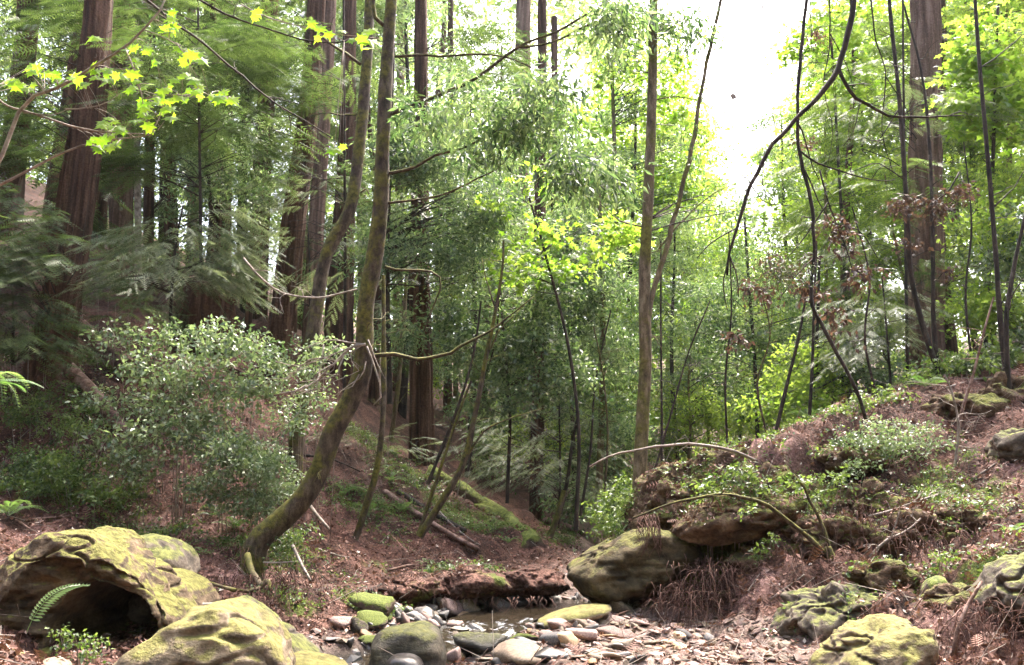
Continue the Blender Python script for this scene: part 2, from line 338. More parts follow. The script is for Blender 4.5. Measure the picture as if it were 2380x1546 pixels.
BAR = [(.1, 5.0), (-.55, 7.2), (-.15, 8.6), (.5, 9.6), (1.2, 10.4), (2.0, 9.4), (2.5, 8.4), (2.8, 6.6), (2.2, 4.5)]
def H(x, y, fine=True):
    x = np.asarray(x, float); y = np.asarray(y, float); sh = x.shape; x = x.ravel(); y = y.ravel(); z = np.empty(len(x)); n = len(G3)
    for a in range(0, len(x), 20000):
        X = np.stack([x[a:a + 20000], y[a:a + 20000]], -1)
        z[a:a + 20000] = np.linalg.norm(X[:, None] - G3[None, :, :2], axis=-1) @ _c[:n] + _c[n] + X @ _c[n + 1:]
    far = sstep(100, 400, np.hypot(x, y)); z = np.clip(z * (1 - far) + far * 22, -1, 60)
    ds = polydist(x, y, STREAM); q = np.stack([x, y, x * 0], -1)
    amp = sstep(.5, 1.6, ds) * (1 - .6 * inpoly(x, y, BAR))
    if fine: z = z + amp * (.15 * fbm(q * 1.1, 4) + .055 * (1 - 2 * np.abs(fbm(q * 3.3 + 2, 3))) + .04 * fbm(q * 7, 3)) + .016 * fbm(q * 12 + 5, 2)
    if fine:
        sm = np.exp(-(((x - 3.1) / 2.0) ** 2 + ((y - 10.2) / 1.7) ** 2)) + .8 * np.exp(-(((x - 3.6) / 1.5) ** 2 + ((y - 7.2) / 1.2) ** 2))
        z = z + sm * amp * (.36 * (.45 - np.abs(fbm(q * 1.9 + 31, 4))) +   .20 * (.4 - np.abs(fbm(q * 4.7 + 11, 3))))
    z = z - (.35 * (1 - sstep(.12, .42, polydist(x, y, [(-.75, 10.15), (-.1, 10.85), (.6, 11.35)]))) if fine else 0)
    if fine: cv = sstep(-4.35, -4.1, x) * (1 - sstep(-3.25, -3.0, x)) * sstep(7.45, 7.7, y) * (1 - sstep(9.2, 9.5, y)); z = z * (1 - cv) + np.minimum(z, .12) * cv
    z = z - .26 * (1 - sstep(.15, .62, ds))
    return z.reshape(sh)
def sgrid(lo, hi, step, k, c0, c1):
    a = list(np.arange(c0, c1, step)); s = step; v = a[-1]
    while v < hi: s *= k; v += s; a.append(v)
    s = step; v = a[0]; b = []
    while v > lo: s *= k; v -= s; b.append(v)
    return np.array(b[::-1] + a)
gx = sgrid(-900, 900, .06, 1.06, -6.5, 6.5); gy = sgrid(-300, 1200, .06, 1.05, 5, 14)
GX, GY = np.meshgrid(gx, gy); GZ = H(GX, GY)
nx, ny = len(gx), len(gy); i = (np.arange(ny - 1)[:, None] * nx + np.arange(nx - 1)[None]).ravel()
GF = np.stack([i, i + 1, i + nx + 1, i + nx], -1)
GV = np.stack([GX, GY, GZ], -1).reshape(-1, 3)
def patches(lst, V):
    m = np.zeros(len(V))
    for px, py, Y, rx, ry in lst:
        c = at(px, py, Y); ax = rx / F * Y; ay = max(ry / F * Y * 1.6, .2)
        m = np.maximum(m, np.exp(-(((V[:, 0] - c[0]) / ax) ** 2 + ((V[:, 1] - c[1]) / ay) ** 2) * 1.2))
    return m
MOSSP = [(1150, 1170, 15, 170, 60), (960, 1110, 16, 60, 40), (1100, 1370, 11.3, 220, 30), (880, 1400, 9.8, 120, 30), (1650, 1190, 10.2, 110, 60), (1880, 1230, 10, 130, 60), (1600, 1130, 10.7, 60, 40), (1950, 1420, 7.8, 170, 50), (2280, 1330, 7.3, 120, 50),
         (2200, 1150, 9.8, 120, 60), (100, 1120, 11.4, 140, 40), (330, 1215, 10.6, 60, 20), (2250, 860, 13.4, 120, 20), (1400, 1210, 20, 120, 40), (700, 1400, 9.2, 60, 40), (1400, 1290, 14, 80, 30)]
moss = patches(MOSSP, GV)
grav = inpoly(GV[:, 0], GV[:, 1], BAR).astype(float); grav = np.maximum(grav, 1 - sstep(.5, 1.0, polydist(GV[:, 0], GV[:, 1], STREAM)))
litt = patches([(100, 1240, 9.8, 260, 60), (420, 1200, 11, 160, 40), (600, 1350, 9.8, 120, 60), (2350, 1090, 10, 90, 60), (1800, 1290, 9.7, 130, 40), (1750, 1035, 10.6, 150, 20), (1700, 1430, 9, 160, 40), (2250, 1450, 6.9, 150, 60)], GV)
m = bpy.data.materials.new('forest_floor'); m.use_nodes = True; nt = m.node_tree; L = nt.links.new; b = nt.nodes['Principled BSDF']
tc = nt.nodes.new('ShaderNodeTexCoord')
nA = node(nt, 'ShaderNodeTexNoise', Scale=1.7, Detail=8., Roughness=.65); nB = node(nt, 'ShaderNodeTexNoise', Scale=28., Detail=6., Roughness=.7); nC = node(nt, 'ShaderNodeTexVoronoi', Scale=34.)
for n_ in (nA, nB, nC): L(tc.outputs['Object'], n_.inputs['Vector'])
def attrn(k):
    a = nt.nodes.new('ShaderNodeAttribute'); a.attribute_name = k; return a.outputs['Fac']
f = math_(nt, 'ADD', math_(nt, 'MULTIPLY', nA.outputs[0], .8), math_(nt, 'MULTIPLY', nB.outputs[0], 1.0)); f = math_(nt, 'ADD', f, -.40)
r1 = ramp(nt, [(.28, (.009, .005, .004)), (.48, (.055, .025, .018)), (.64, (.13, .062, .047)), (.82, (.25, .145, .12))]); L(f, r1.inputs[0])
r2 = ramp(nt, [(.25, (.03, .016, .013)), (.5, (.17, .090, .078)), (.75, (.34, .21, .19))]); L(f, r2.inputs[0])
c1 = mixc(nt, maprange(nt, math_(nt, 'ADD', attrn('litter'), math_(nt, 'SUBTRACT', nA.outputs[0], .5)), .2, .7), r1.outputs[0], r2.outputs[0])
r3 = ramp(nt, [(.3, (.02, .028, .005)), (.55, (.075, .09, .014)), (.75, (.19, .20, .035))]); L(nB.outputs[0], r3.inputs[0])
c2 = mixc(nt, maprange(nt, math_(nt, 'ADD', attrn('moss'), math_(nt, 'MULTIPLY', math_(nt, 'SUBTRACT', nA.outputs[0], .52), 2.)), .25, .6), c1, r3.outputs[0])
r4 = ramp(nt, [(.3, (.05, .032, .026)), (.5, (.17, .115, .095)), (.75, (.32, .24, .21))]); L(f, r4.inputs[0])
c3 = mixc(nt, attrn('gravel'), c2, r4.outputs[0])
ge = nt.nodes.new('ShaderNodeNewGeometry'); sx = nt.nodes.new('ShaderNodeSeparateXYZ'); L(ge.outputs['Position'], sx.inputs[0])
wf = maprange(nt, sx.outputs[2], 0.02, -.14); c4 = mixc(nt, wf, c3, (.022, .016, .012)); L(c4, b.inputs['Base Color']); b.inputs['Roughness'].default_value = .92; b.inputs['Specular IOR Level'].default_value = .25
bp = node(nt, 'ShaderNodeBump', Strength=.9, Distance=.03); L(math_(nt, 'ADD', nB.outputs[0], math_(nt, 'MULTIPLY', nC.outputs[0], .4)), bp.inputs['Height']); L(bp.outputs[0], b.inputs['Normal'])
M['ground'] = m
ground = kind(link('ground', mesh('ground', [(GV, GF)], m, True, {'moss': moss, 'gravel': grav, 'litter': litt})), 'structure')
from mathutils.bvhtree import BVHTree
_near = (GV[GF[:, 0], 1] > 2) & (GV[GF[:, 0], 1] < 70) & (np.abs(GV[GF[:, 0], 0]) < 50)
BVH = BVHTree.FromPolygons([tuple(v) for v in GV], [tuple(int(k) for k in q) for q in GF[_near]])
def hit(px, py, default=20.):
    d = dirs(px, py); r = BVH.ray_cast(Vector((0, 0, CAMZ)), Vector(d))
    if r[0] is None:
        p = at(px, py, default); p[2] = H(p[:1], p[1:2])[0]; return p
    return np.array(r[0])
def gz(x, y): return float(H(np.array([x]), np.array([y]))[0])

# ------------------------------------------------------------------ the creek
sp = spline([(x, y, 0) for x, y in STREAM], 220)
zl = np.interp(sp[:, 1], [4, 8.3, 8.9, 9.8, 10.3, 12, 26], [-.17, -.17, -.12, -.06, -.045, -.03, .28])
T = unit(np.gradient(sp, axis=0)); N = np.stack([T[:, 1], -T[:, 0], T[:, 2]], -1); us = np.linspace(-1, 1, 31)
wd = np.interp(sp[:, 1], [4, 7.7, 8.6, 11, 26], [.8, .62, .46, .5, .6])
WV = sp[:, None] + N[:, None] * (us[None, :, None] * wd[:, None, None]); WV[..., 2] = zl[:, None]
rap = sstep(8.2, 8.7, WV[..., 1]) * (1 - sstep(9.9, 10.5, WV[..., 1])); WV[..., 2] += fbm(WV * np.array([7, 5, 1.]) + 3, 3) * (.003 + .03 * rap)
WV = WV.reshape(-1, 3); i = (np.arange(219)[:, None] * 31 + np.arange(30)[None]).ravel(); WF = np.stack([i, i + 1, i + 32, i + 31], -1)
m = bpy.data.materials.new('creek_water'); m.use_nodes = True; nt = m.node_tree; L = nt.links.new; b = nt.nodes['Principled BSDF']
tc = nt.nodes.new('ShaderNodeTexCoord'); a = nt.nodes.new('ShaderNodeAttribute'); a.attribute_name = 'rapid'
n1 = node(nt, 'ShaderNodeTexNoise', Scale=9., Detail=5., Roughness=.6, Distortion=.6); L(tc.outputs['Object'], n1.inputs['Vector'])
n2 = node(nt, 'ShaderNodeTexNoise', Scale=26., Detail=4., Roughness=.6); L(tc.outputs['Object'], n2.inputs['Vector'])
fo = math_(nt, 'MULTIPLY', maprange(nt, math_(nt, 'MULTIPLY', a.outputs['Fac'], n1.outputs[0]), .52, .72), .55)
L(mixc(nt, fo, (.020, .015, .010), (.55, .57, .62)), b.inputs['Base Color']); L(math_(nt, 'ADD', math_(nt, 'MULTIPLY', fo, .35), .06), b.inputs['Roughness']); b.inputs['IOR'].default_value = 1.33; b.inputs['Specular IOR Level'].default_value = .6
bp = node(nt, 'ShaderNodeBump', Strength=.35, Distance=.02); L(math_(nt, 'ADD', n1.outputs[0], math_(nt, 'MULTIPLY', a.outputs['Fac'], n2.outputs[0])), bp.inputs['Height']); L(bp.outputs[0], b.inputs['Normal'])
kind(link('creek_water', mesh('creek_water', [(WV, WF)], m, True, {'rapid': rap.ravel()})), 'structure')

# ------------------------------------------------------------------ boulders
def rock(name, label, pts, Y, thick, mat, cat='boulder', post=None, **k):
    V, Fc, c = outline_rock(pts, Y, thick, **k)
    if post is not None: V = post(V + c) - c
    return tag(link(name, mesh(name, [(V, Fc)], M[mat]), None, tuple(c)), label, cat)
CAVE = [(62, 1530), (72, 1465), (112, 1405), (155, 1370), (200, 1348), (250, 1366), (300, 1388), (332, 1412), (352, 1455), (362, 1490), (340, 1510), (325, 1560), (85, 1560)]
LIP = [(-80, 1480), (-20, 1420), (25, 1370), (60, 1315), (100, 1300), (150, 1290), (185, 1298), (200, 1320), (212, 1298), (240, 1302), (290, 1330), (330, 1355), (362, 1395), (384, 1430), (394, 1470), (395, 1600), (-80, 1600)]
def hollow(V):
    px, py = proj(V); front = V[:, 1] < 7.75
    closed = CAVE + CAVE[:1]; lc = LIP + LIP[:1]
    inside = inpoly(px, py, CAVE); d = polydist(px, py, closed)
    il = inpoly(px, py, LIP); dl = polydist(px, py, lc)
    push = np.where(il, .07 * sstep(0, 10, dl) + .13 * sstep(8, 110, dl), 0) + np.where(inside, 1.7 * sstep(0, 22, d), 0)
    push += np.where(il, .06 * fbm(V * np.array([4, 4, 9.]) + 9, 4) + .03 * np.abs(fbm(V * 7, 3)), 0)
    y = V[:, 1].copy(); V = V.copy()
    cap = 9.35
    V[:, 1] = np.where(front, np.minimum(y + push * sstep(7.75, 7.5, y), cap), y)
    return V
rock('cave_boulder', 'largest boulder, tent shaped and mossy on top, with a dark hollow in its face', [(-150, 1480), (-60, 1400), (30, 1310), (130, 1255), (215, 1226), (245, 1226), (290, 1262), (360, 1345), (420, 1420), (425, 1465), (395, 1530), (330, 1640), (-150, 1640)], 7.6, .72, 'cave', sub=7, p=34, amp=.07, freq=2.4, seed=3, tilt=48, post=hollow, back=2.7)
rock('boulder', 'square mossy boulder standing behind the hollowed boulder', [(285, 1262), (330, 1244), (400, 1250), (438, 1285), (444, 1340), (438, 1400), (420, 1470), (280, 1470)], 9.0, .5, 'greenrock', seed=5, p=20, amp=.07)
rock('boulder', 'yellow green mossy boulder in front of the hollowed boulder, at the frame bottom', [(250, 1600), (330, 1515), (430, 1442), (515, 1408), (560, 1408), (605, 1440), (640, 1495), (665, 1560), (660, 1680), (260, 1680)], 6.25, .5, 'mossrock', seed=8, p=34, tilt=46, sub=6, strata=.006, amp=.08)
rock('boulder', 'dark slanting boulder with a mossy edge, beside the still pool', [(525, 1400), (548, 1384), (585, 1392), (640, 1438), (700, 1478), (748, 1522), (735, 1560), (560, 1560)], 7.5, .34, 'greenrock', seed=11, p=24, amp=.07)
rock('boulder', 'low flat mossy rock at the near end of the still pool', [(640, 1535), (680, 1516), (740, 1522), (806, 1545), (820, 1580), (640, 1590)], 6.75, .3, 'mossrock', seed=13)
rock('boulder', 'rounded dark wet boulder with a green back, standing in the creek', [(864, 1480), (885, 1458), (930, 1448), (985, 1449), (1020, 1468), (1034, 1500), (1034, 1560), (1020, 1600), (866, 1600)], 7.35, .30, 'pondrock', seed=17, p=16, tilt=30, strata=.004)
rock('boulder', 'small brown rock half sunk below the rounded dark boulder', [(895, 1545), (915, 1525), (945, 1520), (975, 1532), (990, 1560), (980, 1590), (900, 1590)], 6.95, .16, 'dark', 'rock', seed=19, sub=4)
rock('overhang_boulder', 'big olive boulder jutting out over the creek from under the spur', [(1320, 1328), (1335, 1304), (1400, 1272), (1450, 1240), (1530, 1225), (1600, 1250), (1620, 1310), (1560, 1345), (1480, 1385), (1430, 1407), (1390, 1402), (1350, 1372)], 10.55, .75, 'olive', seed=23, sub=6, p=30, amp=.09, freq=2.6, tilt=24, strata=.006)
rock('flat_slab', 'flat yellow green slab lying under the overhanging boulder', [(1238, 1452), (1280, 1430), (1340, 1414), (1392, 1408), (1425, 1412), (1380, 1436), (1310, 1452), (1260, 1462)], 9.5, .42, 'mossrock', 'rock', seed=29, p=12, amp=.02)
rock('boulder', 'knobbly pale and mossy boulder on the litter slope, at the frame bottom', [(1890, 1560), (1920, 1506), (1990, 1470), (2070, 1446), (2120, 1446), (2142, 1475), (2140, 1530), (2120, 1620), (1900, 1620)], 6.35, .4, 'mossrock', seed=31, sub=6, amp=.10, freq=3.2, p=18)
rock('boulder', 'mossy ledge boulder cut by the frame edge beside a dark pocket', [(2295, 1400), (2330, 1340), (2400, 1290), (2470, 1300), (2470, 1440), (2400, 1450), (2310, 1430)], 6.5, .45, 'greenrock', seed=37, sub=6, amp=.10, freq=3, p=18)
rock('boulder', 'small round mossy boulder by the litter path high on the slope', [(2312, 1060), (2325, 1015), (2360, 995), (2400, 1005), (2420, 1060), (2350, 1090)], 10.1, .35, 'greenrock', seed=41, sub=5, amp=.14, freq=3.4, p=18)
rock('mossy_mound', 'dark green mossy hump at the foot of the litter slope', [(1815, 1460), (1850, 1410), (1920, 1380), (2010, 1378), (2070, 1400), (2090, 1450), (2060, 1500), (1850, 1500)], 7.9, .4, 'greenrock', 'rock', seed=43, sub=6, amp=.15, freq=4.5, p=14)
rock('outcrop', 'broad crumbling yellow brown outcrop under the crest of the spur', [(1570, 1220), (1600, 1150), (1690, 1105), (1830, 1095), (1930, 1120), (1975, 1190), (1960, 1260), (1860, 1290), (1700, 1280), (1590, 1260)], 10.75, .62, 'outcrop', 'rock', seed=47, sub=6, amp=.2, freq=3., p=16, strata=.008)
rock('outcrop', 'mossy end of the spur above the overhanging boulder', [(1455, 1235), (1485, 1160), (1560, 1085), (1640, 1050), (1710, 1060), (1700, 1170), (1620, 1255), (1520, 1270)], 11.0, .62, 'outcrop', 'rock', seed=53, sub=6, amp=.2, freq=3., p=16, strata=.008)
rock('outcrop', 'pale bare rock step beside the bent twigs on the slope', [(1830, 1235), (1880, 1212), (1980, 1208), (2010, 1230), (1990, 1290), (1860, 1300)], 9.5, .36, 'outcrop', 'rock', seed=59, sub=6, amp=.14, freq=4, p=20)
rock('ledge', 'mossy ledge of rock jutting out over a dark recess in the spur', [(1570, 1235), (1620, 1180), (1740, 1150), (1860, 1160), (1850, 1205), (1750, 1235), (1640, 1268)], 9.95, .5, 'outcrop', 'rock', seed=83, sub=6, amp=.13, freq=3.4, p=18, strata=.008)
rock('ledge', 'litter strewn rock shelf below the mossy ledge', [(1680, 1300), (1720, 1268), (1830, 1262), (1880, 1290), (1850, 1330), (1720, 1340)], 9.7, .4, 'outcrop', 'rock', seed=89, sub=6, amp=.12, freq=3.4, p=16)
for q_, (px, py, Y, w_, h_, lb) in enumerate([(2010, 1185, 9.7, 75, 36, 'ragged earthy clod under the straight bare twig'), (2150, 1255, 8.7, 80, 40, 'ragged earthy ledge above the green fern on the litter slope'), (2290, 1225, 8.6, 90, 36, 'wide earthy ledge below the litter path'), (2040, 1345, 8.0, 70, 34, 'low mossy clod directly under the pale green fern'),
        (2235, 1395, 6.9, 60, 34, 'dark crumbling clod between small mossy stone and ledge boulder'), (1985, 1075, 10.4, 80, 34, 'earthy step under the thicket on the spur'), (2220, 960, 11.4, 100, 40, 'eroded earth edge below the bright bush on the crest'), (1760, 1395, 9.2, 80, 30, 'reddish earth hump behind the gravel bar'), (2350, 930, 11.6, 90, 40, 'dark earth edge by the forking thin stem')]):
    o_ = [(px + w_ * math.cos(a) * random.uniform(.8, 1.15), py + h_ * math.sin(a) * random.uniform(.75, 1.2)) for a in np.linspace(0, 6.28, 10)[:-1]]
    rock('outcrop', lb, o_, Y + .12, .34, 'outcrop', 'rock', seed=140 + q_ * 3, sub=5, amp=.2, freq=4, p=12, strata=.008)
rock('boulder', 'mossy stone sitting on the litter slope below the green fern', [(2150, 1380), (2160, 1350), (2188, 1338), (2200, 1360), (2196, 1392), (2160, 1396)], 7.35, .12, 'mosslog', 'rock', seed=61, sub=4)
rock('boulder', 'pale rounded stone at the foot of the hollowed boulder', [(78, 1546), (95, 1533), (130, 1532), (155, 1548), (150, 1580), (80, 1580)], 6.05, .12, 'tan', 'rock', seed=67, sub=4)
rock('boulder', 'yellow green mossy rock in the bottom corner below the hollow', [(-60, 1540), (-30, 1516), (10, 1518), (45, 1545), (50, 1600), (-60, 1600)], 5.95, .25, 'mossrock', seed=71, sub=4)

# soil lip overhanging the dark undercut pool
for k, (pts, Y) in enumerate([([(850, 1392), (880, 1358), (950, 1340), (1020, 1345), (1040, 1372), (1000, 1386), (900, 1398)], 10.7), ([(985, 1375), (1010, 1340), (1080, 1330), (1160, 1336), (1180, 1366), (1120, 1380), (1030, 1384)], 11.0), ([(1130, 1372), (1160, 1340), (1230, 1332), (1300, 1335), (1330, 1362), (1270, 1376), (1180, 1380)], 11.3)]):
    V, Fc, c = outline_rock(pts, Y, .5, sub=6, p=10, amp=.16, freq=3.2, seed=120 + k)
    kind(link('bank_lip', mesh('bank_lip', [(V, Fc)], M['ground'], True, {'moss': np.clip(fbm(V * 3 + k, 3) * .5 + .1, 0, 1), 'gravel': np.zeros(len(V)), 'litter': np.zeros(len(V))}), None, tuple(c)), 'structure')

# the air between the trees
hv = bpy.data.materials.new('haze'); hv.use_nodes = True; nt = hv.node_tree; nt.nodes.remove(nt.nodes['Principled BSDF'])
pv = node(nt, 'ShaderNodeVolumePrincipled', Density=HAZE); pv.inputs['Color'].default_value = (.95, .97, 1, 1); pv.inputs['Anisotropy'].default_value = .3
nt.links.new(pv.outputs[0], nt.nodes['Material Output'].inputs['Volume'])
bx = np.array([(x, y, z) for z in (-4., 75.) for y in (-60., 130.) for x in (-80., 80.)]); bf = np.array([(0, 2, 3, 1), (4, 5, 7, 6), (0, 1, 5, 4), (2, 6, 7, 3), (0, 4, 6, 2), (1, 3, 7, 5)])
if HAZE: kind(link('haze', mesh('haze', [(bx, bf)], hv, False)), 'stuff')
# ------------------------------------------------------------------ leaf shapes and clumps of them
OVAL = (np.array([(0, 0, 0), (-.27, .42, .05), (0, 1, -.06), (.27, .42, .05)]), np.array([(0, 3, 2), (0, 2, 1)]))
NARROW = (np.array([(0, 0, 0), (-.14, .45, .03), (0, 1, -.08), (.14, .45, .03)]), np.array([(0, 3, 2), (0, 2, 1)]))
_mp = [(0, 0), (.10, .12), (.42, .02), (.30, .22), (.62, .42), (.34, .46), (.30, .62), (.12, .58), (0, 1.), (-.12, .58), (-.30, .62), (-.34, .46), (-.62, .42), (-.30, .22), (-.42, .02), (-.10, .12)]
MAPLE = (np.array([(0, .32, .05)] + [(x, y, -.10 * abs(x) - .06 * y * y) for x, y in _mp]), np.array([(0, k + 1, (k + 1) % 16 + 1) for k in range(16)]))
MAPLE_S = (np.array([(0, .3, .04), (0, 0, 0), (.45, .05, -.05), (.22, .3, 0), (.6, .5, -.08), (.2, .55, 0), (0, 1, -.1), (-.2, .55, 0), (-.6, .5, -.08), (-.22, .3, 0), (-.45, .05, -.05)]), np.array([(0, k + 1, (k + 1) % 10 + 1) for k in range(10)]))
def spray(n=9, L=1., wid=.16, lw=.018, droop=.12):
    V, Fc = [(-.008, 0, 0), (.008, 0, 0), (.0, L, -droop)], [(0, 1, 2)]
    for k in range(n):
        t = (k + .6) / (n + .5); y = t * L; z = -droop * t * t; l = wid * (math.sin(math.pi * min(1, t * .75 + .22)) + .15)
        for s in (-1, 1):
            a = len(V); V += [(0, y - lw, z), (0, y + lw, z), (s * l, y + l * .55, z - .12 * l)]; Fc.append((a, a + 1, a + 2) if s < 0 else (a, a + 2, a + 1))
    return np.array(V), np.array(Fc)
SPRAY = spray(7, 1., .19, .034); SPRAYF = spray(6, 1, .22, .042)
def clump_leaves(tm, n, size, rad, up=.6, droop=.3, twigs=7, flat=.6):
    td = rv(twigs); td[:, 2] *= flat; td = unit(td); k = rng.integers(0, twigs, n); t = rng.uniform(.15, 1, n)
    P = td[k] * (t * rad)[:, None] + rng.normal(size=(n, 3)) * rad * .16; P[:, 2] -= t * t * rad * droop
    d = unit(td[k] * .7 + rv(n) * .8 + np.array([0, 0, -droop])); nn = unit(rv(n) * .7 + np.array([0, 0, up]))
    V, Fc = inst(tm[0], tm[1], P, frames(d, nn), size * rng.uniform(.6, 1.15, n))
    a = np.repeat(np.clip(rng.normal(.45, .25, n), 0, 1), len(tm[0])); return V, Fc, a
def clump_sprays(tm, n, L, droop=.35, slen=.38):
    t = (np.arange(n) + .5) / n * .95 + .05; s = np.where(np.arange(n) % 2, 1., -1.)
    P = np.stack([0 * t, t * L, -droop * t * t * L], -1)
    ang = R(52) * (1 - .5 * t) * s + rng.normal(size=n) * .15
    d = np.stack([np.sin(ang), np.cos(ang), -.25 - .5 * droop + rng.normal(size=n) * .12], -1)
    V, Fc = inst(tm[0], tm[1], P, frames(d, np.array([0, 0, 1.]) + rng.normal(size=(n, 3)) * .22), slen * L * rng.uniform(.7, 1.15, n) * (1 - .45 * t))
    return V, Fc, np.repeat(np.clip(rng.normal(.45, .22, n), 0, 1), len(tm[0]))
K = {  # kind: (list of clump variants, leaf material, conifer?)
 'bay': ([clump_leaves(NARROW, 64, .115, .46, .6, .35, 6, .3) for _ in range(5)], 'f_bay', 0),
 'near': ([clump_leaves(NARROW, 26, .135, .30, .25, .8, 5, .45) for _ in range(5)], 'f_bay', 0),
 'dark': ([clump_leaves(NARROW, 60, .085, .34, .3, .5) for _ in range(4)], 'f_dark', 0),
 'broad': ([clump_leaves(OVAL, 60, .095, .46, .8, .25, 6, .28) for _ in range(5)], 'f_bay', 0),
 'bright': ([clump_leaves(OVAL, 64, .10, .45, .8, .25, 7, .35) for _ in range(5)], 'f_bright', 0),
 'maple': ([clump_leaves(MAPLE_S, 17, .17, .42, 1.1, .25, 6, .3) for _ in range(5)], 'f_maple', 0),
 'brown': ([clump_leaves(OVAL, 24, .115, .22, .1, .9, 5, .6) for _ in range(4)], 'f_brown', 0),
 'huck': ([clump_leaves(OVAL, 56, .055, .22, .8, .2, 8, .35) for _ in range(6)], 'f_huck', 0),
 'low': ([clump_leaves(OVAL, 34, .055, .16, .8, .2, 6, .5) for _ in range(5)], 'f_cover', 0),
 'big': ([clump_leaves(OVAL, 26, .085, .18, .9, .2, 6, .5) for _ in range(5)], 'f_cover', 0),
 'redwood': ([clump_sprays(SPRAY, 14, 1.05) for _ in range(5)], 'f_redwood', 1),
 'redfar': ([clump_sprays(SPRAYF, 12, 1.3, .45) for _ in range(4)], 'f_redwood', 1),
 'hemlock': ([clump_sprays(SPRAY, 16, .85, .5, .34) for _ in range(5)], 'f_hemlock', 1)}
def crown_parts(kind_, C, org, size=1., cm=.25):
    """leaf clumps of a kind at the points C; org = where each grows from"""
    var, mat, con = K[kind_]; out, att = [], []; n = len(C); pick = rng.integers(0, len(var), n)
    d = C - org; d[:, 2] *= .3
    if not con: d = rv(n); d[:, 2] *= .3
    d = unit(d + rv(n) * .25 * np.array([1, 1, .3])); sc = size * rng.uniform(.7, 1.3, n); cl = rng.normal(0, cm, n)
    for k, (V, Fc, a) in enumerate(var):
        q = np.where(pick == k)[0]
        if not len(q): continue
        Mx = frames(d[q], np.array([0, 0, 1.]) + rng.normal(size=(len(q), 3)) * .15)
        VV, FF = inst(V, Fc, C[q], Mx, sc[q]); out.append((VV, FF)); att.append(np.clip(np.tile(a, len(q)) + np.repeat(cl[q], len(a)), 0, 1))
    return out, att
def wpath(pts, Y):
    p = np.array([q[:2] for q in pts], float); y = np.array([q[2] if len(q) > 2 else Y for q in pts], float)
    return at(p[:, 0], p[:, 1], y)
def rad_of(px, Y): return px / F * Y / 2
def branch_mesh(P, r0, r1, seg=6, n=None, rough=.12):
    n = n or max(6, int(np.linalg.norm(np.diff(P, axis=0), axis=1).sum() / .12)); Q = spline(P, min(n, 70))
    wob = min(.02, .006 + r0 * .5) * np.sin(np.linspace(0, math.pi, len(Q)))[:, None]; Q = Q + wob * np.stack([fbm(Q * 5 + r0 * 100, 3), fbm(Q * 5 + 40, 3), fbm(Q * 5 + 80, 3)], -1)
    return tubecap(Q, np.linspace(r0, r1, len(Q)), seg=seg, rough=rough)
def side_twigs(root, Q, base, r, bark, n, lo=.2, ln=.55):
    for _ in range(n):
        i = int(random.uniform(lo, .97) * (len(Q) - 1)); L_ = random.uniform(.35, 1) * ln; a = random.uniform(0, 6.28); d = np.array([math.cos(a), math.sin(a) * .7, random.uniform(-.1, .7)]); p = Q[i]
        pts = [p]
        for k in range(5): d = unit(d + np.array([random.gauss(0, .35), random.gauss(0, .3), random.gauss(0, .25) - .05])); pts.append(pts[-1] + d * L_ / 5)
        pr = tubecap(spline(np.array(pts), 9) - base, np.linspace(min(r[i] * .45, .008), .0018, 9), seg=4); parts = [pr[0][:2]]
        for k in range(2):
            b = pts[2 + k]; e = b + unit(d + np.array([random.gauss(0, .8), random.gauss(0, .8), random.gauss(0, .6)])) * L_ * .45
            parts.append(tubecap(spline(np.array([b, (b + e) / 2 + np.array([0, 0, random.gauss(0, .03)]), e]), 5) - base, np.linspace(.003, .0014, 5), seg=3)[0][:2])
        link('twig', mesh('twig', parts, M[bark]), root)
